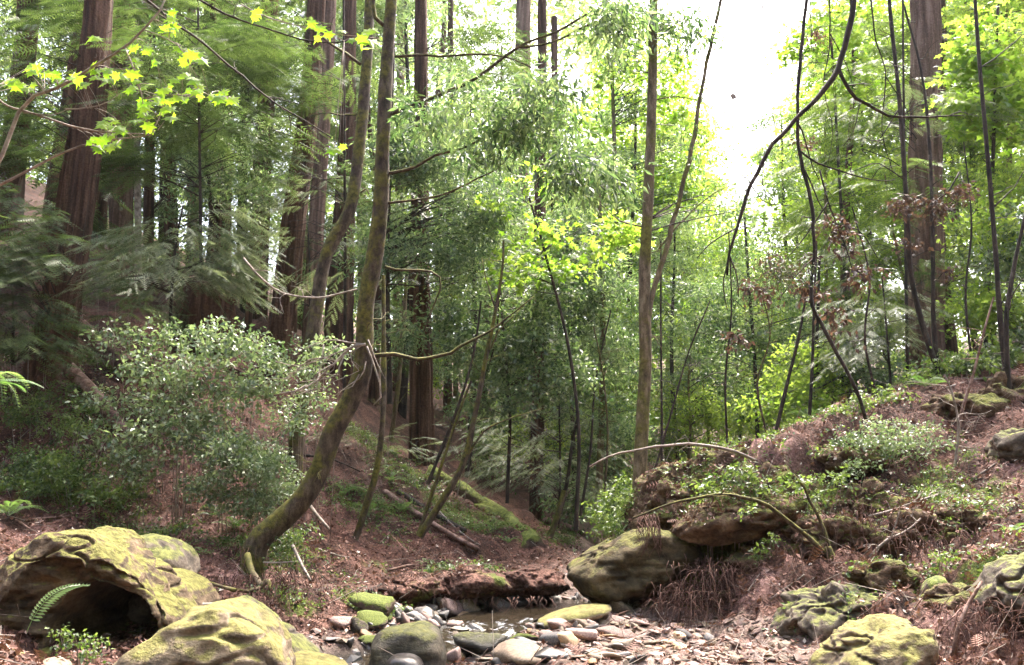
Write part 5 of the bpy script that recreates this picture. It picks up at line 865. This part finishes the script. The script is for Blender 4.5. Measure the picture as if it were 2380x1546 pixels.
shrub('leafy_shrub', 'row of small green plants on the undercut bank over the dark pool', (1090, 1372), 'low', [(1050, 1362, None, 70, 14, 22, .6), (1130, 1364, None, 50, 12, 14, .6), (980, 1368, None, 40, 12, 8, .6)], 4)
shrub('leafy_shrub', 'hanging green plants on the lip of the spur beside the forked tree', (1480, 1180), 'low', [(1455, 1180, 11.1, 36, 40, 16, .9), (1440, 1230, 10.9, 24, 40, 10, .8)], 4)
shrub('leafy_shrub', 'tuft of broad leaves growing at the mouth of the hollowed boulder', (170, 1530), 'big', [(170, 1520, 6.5, 50, 16, 7, .55), (230, 1535, 6.4, 40, 12, 6, .5)], 3)
shrub('seedling', 'tiny light green seedling on the pink litter below the outcrop', (1790, 1300), 'big', [(1775, 1285, 9.2, 22, 16, 4, .6), (1800, 1255, 9.2, 12, 18, 3, .5)], 3, 'plant')
shrub('seedling', 'tiny bright seedling on the litter above the ledge boulder', (2200, 1300), 'big', [(2195, 1292, 7.7, 14, 8, 3, .5)], 2, 'plant')
shrub('evergreen_shrub', 'dark feathery conifer seedlings covering the bank left of the fallen pinkish log', (80, 860), 'redwood', [(50, 830, 12.6, 90, 50, 20, .6), (30, 740, 12.8, 80, 60, 20, .6), (130, 900, 12.4, 60, 40, 10, .5)], 6)
shrub('evergreen_shrub', 'olive conifer seedlings on the shaded bank between massive redwood and stump', (260, 740), 'redwood', [(240, 690, 14.5, 70, 50, 20, .7), (320, 740, 14, 70, 40, 18, .7), (220, 600, 16, 60, 50, 14, .8), (380, 700, 14.6, 60, 40, 12, .7)], 6)
shrub('evergreen_shrub', 'grey green brush under the reddish redwood on the bank', (860, 1060), 'hemlock', [(860, 1020, 15.5, 80, 40, 16, .6), (930, 1060, 15.5, 60, 30, 10, .6), (1080, 1040, 16, 60, 40, 12, .7)], 6)

# ------------------------------------------------------------------ ferns
def frond_mesh(L=1., n=22, w=.15, arch=.42):
    t = np.linspace(0, 1, 9); R_ = np.stack([0 * t, t * L * (1 - .18 * t), arch * L * (1.5 * t - 1.9 * t * t)], -1)
    parts = [(tubecap(R_, np.linspace(.006, .002, 9), seg=3)[0][:2])]; V, Fc = [], []
    for k in range(n):
        u = .12 + .86 * (k + .5) / n; p = np.array([0, np.interp(u, t, R_[:, 1]), np.interp(u, t, R_[:, 2])]); l = w * L * (math.sin(math.pi * (u * .8 + .17)) ** .8); h = .016 * L
        for s in (-1, 1):
            a = len(V); V += [p + (0, -h, 0), p + (s * l * .6, h * 1.6, -.05 * l), p + (s * l, .12 * l, -.16 * l), p + (s * l * .55, -h * .6, -.05 * l)]; Fc += [(a, a + 2, a + 1), (a, a + 3, a + 2)]
    parts.append((np.array(V), np.array(Fc))); return mesh('frond', parts, M['f_fern'], False)
FR = [frond_mesh(1, 22, .15, .42), frond_mesh(1, 20, .13, .62), frond_mesh(1, 24, .14, .25)]
def fern(label, px, py, n, size, Y=None, spread=6.28, az0=0., group=None, el=(.1, .6)):
    p = at(px, py, Y) if Y else hit(px, py); r = thing('fern', label, 'fern', p, group)
    for k in range(n):
        o = link('frond', FR[k % 3], r); o.rotation_euler = (random.uniform(*el), random.uniform(-.3, .3), az0 + spread * (k / n) + random.uniform(-.25, .25)); o.scale = (size * random.uniform(.7, 1.1),) * 3
FN = [('pale green sword fern on the litter slope beside the forked dry branch', 2075, 1320, 9, .34), ('small fern hanging on the mossy hump at the foot of the slope', 1985, 1448, 5, .16), ('fern on the crest beneath the bright leafy tree', 1880, 975, 10, .55), ('second fern on the crest, nearer the arching cane', 1800, 1002, 8, .4),
      ('sword fern on the dark bank beside the thin curved sapling', 800, 1150, 10, .55), ('fern under the reddish redwood', 905, 1120, 9, .5), ('drooping fern by the thin dark log', 930, 1190, 8, .42), ('fern behind the foot of the leaning saplings', 860, 1195, 7, .4),
      ('fern by the foot of the curved tree', 545, 1230, 9, .42), ('fern under the low shrub, above the square mossy boulder', 500, 1200, 9, .40), ('large fern at the frame edge under the dark low bush', 20, 1200, 10, .6), ('fern on the bank between the low bushes', 230, 1170, 10, .5), ('fern at the upper edge of the pink litter', 120, 1150, 9, .45), ('fern beside the square mossy boulder', 470, 1290, 6, .26),
      ('fern near the lower end of the moss covered log', 1180, 1262, 6, .35), ('fern on the valley floor behind the overhanging boulder', 1390, 1190, 9, .6), ('small fern on the red litter bank over the creek', 985, 1310, 5, .22), ('small fern in the litter below the pinkish log', 330, 980, 8, .5), ('tiny fern at the dark pocket under the outcrop', 1690, 1300, 5, .24),
      ('dark fern growing on the spur between the two outcrops', 1560, 1190, 6, .3), ('fern beside the tall slim stem on the crest', 2150, 900, 9, .45), ('fern at the edge of the litter path', 2240, 1180, 6, .26), ('fern under the frame edge bush, above the ledge boulder', 2350, 1240, 7, .28)]
for lb, px, py, n, s in FN: fern(lb, px, py, n, s)
fern('single long fern frond leaning across the dark hollow of the boulder', 62, 1470, 1, .62, 6.4, az0=-.75, el=(.75, .8))
fern('pale fern fronds reaching in over the frame edge beside the dark low bush', -60, 900, 6, .75, 7.6, 1.9, -2.6, el=(-.2, .2))

FB = [('crooked fallen branch across the red litter above the flat mossy stones', [(900, 1330), (960, 1318), (1030, 1328), (1075, 1345)], 7, 3), ('fallen branch on the litter under the thin curved sapling', [(740, 1280), (800, 1300), (850, 1292)], 6, 3), ('mossy fallen branch behind the big hollowed boulder', [(60, 1215), (140, 1205), (230, 1212)], 8, 4),
      ('pale fallen branch over the pink litter at the frame edge', [(-10, 1190), (60, 1225), (110, 1260)], 6, 3), ('dark fallen branch at the frame edge among the low bushes', [(120, 1150), (190, 1100), (250, 1020)], 9, 4), ('short fallen branch on the slope beside the mossy hump', [(1790, 1400), (1830, 1370), (1870, 1340)], 6, 3), ('fallen branch lying down the litter slope below the fern', [(2050, 1400), (2100, 1360), (2160, 1340)], 5, 3),
      ('grey fallen branch along the litter path', [(2260, 1120), (2310, 1085), (2370, 1065)], 6, 3), ('two kinked branch on the litter near the standing reddish stick', [(2130, 1500), (2180, 1480), (2210, 1440), (2260, 1430)], 5, 2), ('fallen branch on the crest under the thick redwood', [(2200, 905), (2270, 885), (2330, 880)], 6, 3), ('branch fallen at the foot of the overhanging boulder', [(1560, 1400), (1620, 1405), (1700, 1425)], 6, 3),
      ('thin fallen branch between the logs and the moss covered log', [(1010, 1180), (1070, 1240), (1150, 1290)], 5, 2), ('fallen branch under the dark shaded trunks', [(700, 1060), (770, 1070), (840, 1100)], 7, 3), ('fallen branch beneath the stump', [(440, 830), (520, 850), (590, 880)], 8, 4)]
for lb, pts, w0, w1 in FB:
    P = np.array([hit(*q) for q in pts]); P[:, 2] += .02; b0 = P[0].copy(); root = thing('fallen_branch', lb.replace('two kinked', 'kinked'), 'branch', b0)
    link('stem', mesh('stem', [(a - b0, f) for a, f, _ in branch_mesh(P, rad_of(w0, P[0, 1]), rad_of(w1, P[0, 1]), 6)], M[random.choice(['drytwig', 'deadwood', 'darkbark'])]), root)
    side_twigs(root, spline(P, 20), b0, np.full(20, .01), 'deadwood', 3, .2, .4)
# ------------------------------------------------------------------ stones of the creek and the gravel bar
def stone_mesh(k):
    random.seed(100 + k); pl = []
    for _ in range(11):
        v = unit(np.array([random.gauss(0, 1), random.gauss(0, 1), random.gauss(0, 1.0)])); pl.append((v, random.uniform(.55, 1.05)))
    V, Fc = facet_rock(pl, 3, 26, .09, 2.6, k * 1.7); return V, Fc
SV = [stone_mesh(k) for k in range(8)]
SM = {}
def stone(px, py, wpx, hpx, mat, label, k=None, rz=None, group=None, tilt=.25, sink=.3, p=None):
    p = hit(px, py) if p is None else p; p[2] = max(p[2], -.12); Y = p[1]; k = random.randrange(8) if k is None else k
    if (k, mat) not in SM: SM[(k, mat)] = mesh('stone', [SV[k]], M[mat])
    sx = wpx / F * Y / 2; sz = hpx / F * Y / 2
    o = link('stone', SM[(k, mat)], None, (p[0], p[1] + sx * .3, p[2] + sz * (1 - sink))); o.scale = (sx, sx * random.uniform(.65, 1.0), sz)
    o.rotation_euler = (random.uniform(-tilt, tilt), random.uniform(-tilt, tilt), random.uniform(-.35, .35) if rz is None else rz)
    return tag(o, label, 'stone', group)
random.seed(5)
ST1 = [(870, 1436, 105, 62, 'mosslog', 'largest bright mossy stone of the heap by the still pool'), (855, 1456, 78, 34, 'mosslog', 'flat mossy stone in front of the largest mossy stone'), (832, 1474, 40, 36, 'greenrock', 'small mossy stone at the pool end of the mossy heap'), (898, 1448, 34, 18, 'mosslog', 'tiny mossy stone touching the back of the rounded dark boulder'),
 (790, 1462, 56, 34, 'pink', 'flat pinkish stone at the far rim of the still pool'), (850, 1494, 46, 16, 'mosslog', 'low mossy stone at the water line beside the rounded dark boulder'), (848, 1480, 40, 14, 'orange', 'small reddish stone between mossy stones and dark boulder'), (808, 1500, 34, 22, 'dark', 'dark wet stone sticking out of the still pool'),
 (765, 1492, 40, 12, 'grey', 'pale flat stone just above the still water'), (985, 1440, 62, 34, 'dark', 'dark stone behind the rounded boulder at the bank'), (960, 1444, 44, 26, 'grey', 'grey stone tucked behind the rounded dark boulder'), (1045, 1436, 58, 44, 'pink', 'reddish stone at the near side of the dark undercut bank'), (1078, 1432, 62, 46, 'tan', 'speckled tan stone at the left of the riffle'),
 (1062, 1450, 60, 28, 'dark', 'wet dark stone in the riffle under the reddish stones'), (1203, 1424, 58, 42, 'tan', 'pale pyramid shaped stone in the upstream riffle'), (1190, 1434, 44, 22, 'pink', 'brownish stone at the foot of the pale pyramid stone'), (1125, 1452, 36, 26, 'dark', 'black square stone parting the riffle'),
 (1200, 1464, 72, 46, 'grey', 'smooth grey stone at the edge of the gravel bar'), (1160, 1476, 60, 34, 'dark', 'dark green stone in front of the smooth grey stone'), (1240, 1432, 36, 18, 'pink', 'small pink stone next to the flat slab'), (1285, 1415, 40, 22, 'grey', 'grey stone in the shade of the overhanging boulder'), (1330, 1408, 56, 24, 'grey', 'mottled stone under the nose of the overhanging boulder'),
 (1368, 1410, 34, 22, 'pink', 'pinkish stone behind the flat slab'), (1440, 1428, 64, 36, 'tan', 'blocky tan stone at the end of the flat slab'), (1105, 1530, 120, 70, 'pondrock', 'big knobbly brown stone right of the rounded dark boulder'), (1060, 1508, 44, 30, 'pink', 'pinkish stone wedged by the knobbly brown stone'), (1190, 1536, 110, 52, 'tan', 'long tan stone at the frame bottom beside the knobbly brown stone'),
 (1205, 1500, 52, 30, 'mosslog', 'small stone with a bright moss cap on the gravel bar'), (1220, 1514, 60, 30, 'dark', 'dark stone below the moss capped stone'), (1290, 1506, 66, 44, 'grey', 'grey brown standing stone in the middle of the gravel bar'), (1320, 1504, 52, 40, 'orange', 'orange brown stone leaning on the grey brown one'), (1360, 1492, 76, 36, 'pink', 'pink slab of stone in the middle of the gravel bar'),
 (1270, 1536, 72, 30, 'dark', 'dark wedge shaped stone at the bottom of the gravel bar'), (1055, 1545, 40, 44, 'pink', 'upright pale stone at the frame bottom next to the dark boulder'), (1300, 1466, 74, 30, 'pink', 'flat pinkish stone just below the flat slab'), (1355, 1464, 60, 26, 'tan', 'tan stone at the upper edge of the gravel bar'), (1420, 1480, 66, 26, 'pink', 'long pink stone pointing up the gravel bar'), (1000, 1536, 46, 40, 'orange', 'reddish stone half under water in front of the dark boulder')]
for px, py, w_, h_, mt, lb in ST1: stone(px, py, w_, h_, mt, lb)
GROUPS = {'pink': 'small pinkish stone lying among others on the gravel bar', 'tan': 'small tan stone lying among others on the gravel bar', 'grey': 'small grey stone lying among others on the gravel bar', 'dark': 'small dark wet stone lying at the edge of the creek', 'orange': 'small orange brown stone lying on the gravel bar'}
cnt = 0; used = [at(a, b, 8)[:0] for a, b in ()]
while cnt < 190:
    px = random.uniform(1040, 1830); py = random.uniform(1425, 1544)
    if py < 1430 + max(0, px - 1500) * .28 or px < 1180 and py < 1480: continue
    p = hit(px, py); mt = random.choices(['pink', 'tan', 'grey', 'dark', 'orange'], [5, 4, 1, 0 if px > 1260 else 4, 1.5])[0]
    s = random.choice([18, 22, 26, 30, 38]) * (1.15 if py > 1490 else .85) * (1 if px < 1600 else .75)
    stone(px, py, s * 1.1, s * random.uniform(.32, .55), mt, GROUPS[mt], None, random.uniform(-.7, .5), 'small %s stones of the gravel bar' % mt, .35, .46, p); cnt += 1
for k in range(100):
    px = random.uniform(860, 1420); py = 1400 + random.uniform(0, 75) if px > 1000 else random.uniform(1425, 1470); p = hit(px, py)
    p[2] = max(p[2], -.08)
    if p[2] < .2: mt = random.choice(['dark', 'dark', 'grey', 'tan', 'pink']); stone(px, py, random.uniform(16, 40), random.uniform(12, 26), mt, GROUPS[mt], None, None, 'small %s stones of the gravel bar' % mt, .3, .25, p)

def name_stones():
    mark = [(o, o['label']) for o in COL.objects if o.get('category') in ('stone', 'rock', 'boulder') and o.get('group') is None and o.location.y < 11.5]
    short = {}
    for o, lb in mark:
        for cut in (' of the heap', ' in front of', ' at the', ' touching', ' beside', ' between', ' sticking', ' just', ' behind', ' tucked', ' in the', ' under', ' parting', ' on the', ' below', ' leaning', ' next', ' wedged', ' with', ' jutting', ' lying', ' half', ' standing', ' pointing'):
            i = lb.find(cut)
            if i > 6: lb = lb[:i]
        short[o.name] = lb
    cnt_ = {}
    for v in short.values(): cnt_[v] = cnt_.get(v, 0) + 1
    mark = [(o, short[o.name]) for o, _ in mark if cnt_[short[o.name]] == 1 and len(short[o.name].split()) <= 5]
    got = {}
    for o in [o for o in COL.objects if o.get('group') and o.name.startswith('stone')]:
        p = np.array(o.location); d = [np.linalg.norm(p - np.array(m_.location)) for m_, _ in mark]; j = int(np.argmin(d)); m_ = mark[j][0]
        v = p - np.array(m_.location); side = ('in front of' if v[1] < 0 else 'behind') if abs(v[1]) > abs(v[0]) else ('to the right of' if v[0] > 0 else 'to the left of')
        sz = 'tiny' if o.scale.x < .055 else 'small' if o.scale.x < .08 else 'larger'
        c_ = o['label'].split(' lying')[0].replace('small ', ''); c_ = ('flat ' if o.scale.z < .42 * o.scale.x else 'thick ') + c_ if sz != 'tiny' else c_
        got.setdefault((sz + ' ' + c_, side, mark[j][1]), []).append((d[j], o))
    ORD = ['nearest', 'second nearest', 'third nearest', 'fourth nearest', 'fifth nearest', 'sixth nearest', 'seventh nearest', 'eighth nearest', 'ninth nearest', 'tenth nearest']
    for (c_, side, mk), lst in got.items():
        lst.sort(key=lambda q: q[0])
        for i, (_, o) in enumerate(lst):
            o['label'] = (c_ if len(lst) == 1 else ORD[min(i, 9)] + ' ' + c_) + ' ' + side + ' the ' + mk
name_stones()

# ------------------------------------------------------------------ what nobody could count: pebbles, litter, twigs, cover, roots
def top(x, y):
    """height of the ground or of the soil covered rocks on it"""
    z = H(x, y)
    for q in np.where((x > .8) & (x < 5.5) & (y > 8) & (y < 13) | (np.abs(x) < 2.) & (y > 9.8) & (y < 12))[0]:
        r = RB.ray_cast(Vector((x[q], y[q], 6)), Vector((0, 0, -1)))
        if r[0] is not None and r[0].z > z[q]: z[q] = r[0].z
    return z
rvv, rff, ro = [], [], 0
for o in COL.objects:
    if o.name.startswith(('outcrop', 'ledge', 'bank_lip')):
        rvv += [tuple(v.co + o.location) for v in o.data.vertices]; rff += [tuple(k + ro for k in p_.vertices) for p_ in o.data.polygons]; ro = len(rvv)
RB = BVHTree.FromPolygons(rvv, rff)
def sample(n, y0=4.6, y1=17, half=.72):
    y = y0 * (y1 / y0) ** rng.uniform(0, 1, n); x = rng.uniform(-half, half, n) * (y + 1.5); return x, y
def normals(x, y, e=.04):
    zx = (H(x + e, y) - H(x - e, y)) / (2 * e); zy = (H(x, y + e) - H(x, y - e)) / (2 * e); return unit(np.stack([-zx, -zy, np.ones_like(x)], -1))
def ground_frames(x, y, tilt):
    n = unit(normals(x, y) + rng.normal(size=(len(x), 3)) * tilt); d = rv(len(x)); return frames(unit(d - n * (d * n).sum(-1, keepdims=True)), n)
# pebbles
x = rng.uniform(-2.6, 5.2, 16000); y = rng.uniform(4.6, 12, 16000)
k = inpoly(x, y, BAR) | ((polydist(x, y, STREAM) < 1.0) & (rng.random(16000) < .7)); x, y = x[k][:3600], y[k][:3600]
V0, F0 = ico(1); V0 = V0 * (1 + .45 * vnoise(V0 * 2.1 + 3))[:, None]
pebs = []; s_ = rng.gamma(3, .008, len(x)) + .008
for mt in range(3):
    q = np.where(np.arange(len(x)) % 3 == mt)[0]
    S = s_[q][:, None] * np.stack([rng.uniform(.8, 1.5, len(q)), rng.uniform(.6, 1.1, len(q)), rng.uniform(.25, .5, len(q))], -1)
    Vp, Fp = inst(V0, F0, np.stack([x[q], y[q], H(x[q], y[q]) + .3 * S[:, 2]], -1), ground_frames(x[q], y[q], .2), S); pebs.append((Vp, Fp, mt))
kind(link('pebbles', mesh('pebbles', pebs, [M['pink'], M['tan'], M['pink']], False)), 'stuff')
# leaf litter
x, y = sample(90000); ds = polydist(x, y, STREAM); k = (ds > .6) & (~inpoly(x, y, BAR) | (rng.random(len(x)) < .3)); x, y = x[k], y[k]
lit_ = patches([(100, 1240, 9.8, 260, 60), (420, 1200, 11, 160, 40), (2350, 1090, 10, 90, 60), (1800, 1290, 9.7, 130, 40), (1750, 1035, 10.6, 150, 20), (2150, 1400, 7.4, 300, 120)], np.stack([x, y], -1))
P = np.stack([x, y, top(x, y) + rng.uniform(.004, .035, len(x))], -1)
Vl, Fl = inst(OVAL[0] * np.array([1.2, 1, 1.6]), OVAL[1], P, ground_frames(x, y, .5), rng.uniform(.02, .07, len(x)))
kind(link('leaf_litter', mesh('leaf_litter', [(Vl, Fl)], M['f_litter'], False, {'rnd': np.repeat(np.clip(rng.beta(1.6, 2.2, len(x)) + .22 * lit_ + (rng.random(len(x)) < .025) * .6, 0, 1), 4)})), 'stuff')
# shed redwood sprays and twigs
x, y = sample(5200); k = polydist(x, y, STREAM) > .65; x, y = x[k], y[k]; P = np.stack([x, y, top(x, y) + .015], -1)
Vl, Fl = inst(SPRAYF[0], SPRAYF[1], P, ground_frames(x, y, .28), rng.uniform(.10, .30, len(x)))
kind(link('shed_needles', mesh('shed_needles', [(Vl, Fl)], M['f_litter'], False, {'rnd': np.repeat(np.clip(rng.beta(1.5, 2.5, len(x)), 0, 1) * .85, len(SPRAYF[0]))})), 'stuff')
TW = np.array([(-.5, 0, 0), (.5, 0, 0), (0, 0, .8), (-.35, 1, .15), (.35, 1, .15), (0, 1, .7)]); TWF = np.array([(0, 1, 4), (0, 4, 3), (1, 2, 5), (1, 5, 4), (2, 0, 3), (2, 3, 5)])
x, y = sample(5200); k = polydist(x, y, STREAM) > .5; x, y = x[k], y[k]; P = np.stack([x, y, top(x, y) + .012], -1); r_ = rng.uniform(.003, .009, len(x))
Vl, Fl = inst(TW, TWF, P, ground_frames(x, y, .22), np.stack([r_, rng.gamma(2.2, .11, len(x)) + .05, r_], -1)); h_ = len(x) * 6 * 2 // 3
kind(link('fallen_twigs', mesh('fallen_twigs', [(Vl, Fl[:len(Fl) // 2], 0), (np.zeros((0, 3)), np.zeros((0, 3), int), 1), ], [M['drytwig'], M['deadwood']])), 'stuff')
# low green plants
CP = [(100, 1130, 11.4, 170, 50, 500), (330, 1190, 10.8, 120, 40, 260), (600, 1200, 10.6, 130, 50, 300), (860, 1150, 13.5, 120, 60, 420), (960, 1100, 15.5, 90, 40, 260), (1120, 1180, 14.6, 130, 40, 260), (1080, 1368, 11.3, 130, 14, 160), (880, 1400, 9.7, 90, 20, 100), (1620, 1160, 10.4, 90, 50, 60), (1850, 1200, 9.9, 150, 60, 110),
      (2050, 1010, 10.4, 170, 50, 110), (2200, 1130, 9.5, 140, 60, 90), (2280, 1200, 8.7, 120, 60, 90), (2250, 860, 13.2, 150, 30, 360), (1950, 1420, 7.8, 110, 40, 120), (2300, 1330, 7.3, 100, 50, 60), (1800, 1000, 11.5, 120, 20, 300), (1420, 1200, 18, 130, 50, 420), (1350, 1240, 16, 90, 40, 260), (150, 900, 13, 160, 60, 420), (250, 780, 15, 150, 50, 360), (650, 1370, 9.3, 70, 20, 60), (2130, 1330, 7.9, 130, 50, 60), (1700, 1060, 10.6, 140, 24, 50), (60, 700, 15, 130, 60, 260), (860, 1010, 17, 90, 50, 300)]
Cs = []
for px, py, Y, rx, ry, n in CP:
    c = at(px, py, Y); Cs.append(np.stack([c[0] + rng.normal(0, .55, n) * rx / F * Y, c[1] + rng.normal(0, .55, n) * max(ry / F * Y * 1.6, .2)], -1))
C = np.vstack(Cs); C = C[polydist(C[:, 0], C[:, 1], STREAM) > .75]; P = np.stack([C[:, 0], C[:, 1], top(C[:, 0], C[:, 1]) + rng.uniform(.01, .09, len(C))], -1)
V1, F1, a1 = clump_leaves(OVAL, 13, .042, .10, .9, .1, 5, .35); Vl, Fl = inst(V1, F1, P, frames(rv(len(P)) * np.array([1, 1, .2]), normals(C[:, 0], C[:, 1])), rng.uniform(.6, 1.5, len(P)))
kind(link('ground_cover', mesh('ground_cover', [(Vl, Fl)], M['f_cover'], False, {'rnd': np.clip(np.tile(a1, len(P)) + np.repeat(rng.normal(0, .2, len(P)), len(a1)), 0, 1)})), 'stuff')
# root fibres hanging over the lip of the spur
st = []
def fibres(px0, px1, py0, py1, Y, n, ln):
    for _ in range(n):
        p = at(random.uniform(px0, px1), random.uniform(py0, py1), Y + random.uniform(-.12, .12)); l = random.uniform(.5, 1) * ln
        q = [p, p + np.array([random.uniform(-.05, .05), -.05, -.4 * l]), p + np.array([random.uniform(-.1, .1), random.uniform(-.1, .0), -l])]
        st.append(tubecap(spline(q, 6), np.linspace(.006, .002, 6), seg=3)[0])
fibres(1480, 1535, 1195, 1225, 9.75, 34, .42); fibres(1545, 1680, 1285, 1320, 9.6, 22, .3); fibres(1640, 1720, 1075, 1110, 10.1, 26, .3); fibres(2000, 2080, 1400, 1430, 7.5, 30, .16)
def mop(px, py, Y, n, ln, w=.25):
    c = at(px, py, Y); c[2] = gz(c[0], c[1])
    for _ in range(n):
        a = random.uniform(0, 6.28); l = random.uniform(.4, 1) * ln; s0 = np.array([random.gauss(0, w), random.gauss(0, w * .7), random.uniform(.05, .25)]); d = np.array([math.cos(a), math.sin(a) - .5, 0]) * l
        q = np.array([c + s0, c + s0 + d * .4 + (0, 0, random.uniform(0, .12)), c + s0 + d * .8 + (0, 0, random.uniform(-.15, .02)), c + s0 + d + (0, 0, -.25)])
        q[:, 2] = np.maximum(q[:, 2], H(q[:, 0], q[:, 1]) + .01); st.append(tubecap(spline(q, 7), np.linspace(.0045, .0015, 7), seg=3)[0])
mop(1620, 1395, 9.3, 260, .4, .2); mop(1700, 1370, 9.3, 140, .35, .22); mop(560, 1270, 9.9, 50, .35, .15); mop(1880, 1330, 8.9, 50, .3, .3); fibres(1960, 2080, 1180, 1200, 9.5, 30, .2); fibres(2090, 2220, 1255, 1275, 8.45, 40, .2); fibres(2230, 2380, 1230, 1245, 8.35, 40, .18); mop(2150, 1300, 8.2, 50, .25, .3); mop(2010, 1230, 9.2, 50, .25, .25); mop(2330, 1470, 6.2, 60, .35, .25); fibres(960, 1290, 1385, 1400, 10.62, 60, .18); mop(640, 1390, 9.2, 90, .3, .3)
kind(link('hanging_roots', mesh('hanging_roots', st, M['f_roots'])), 'stuff')
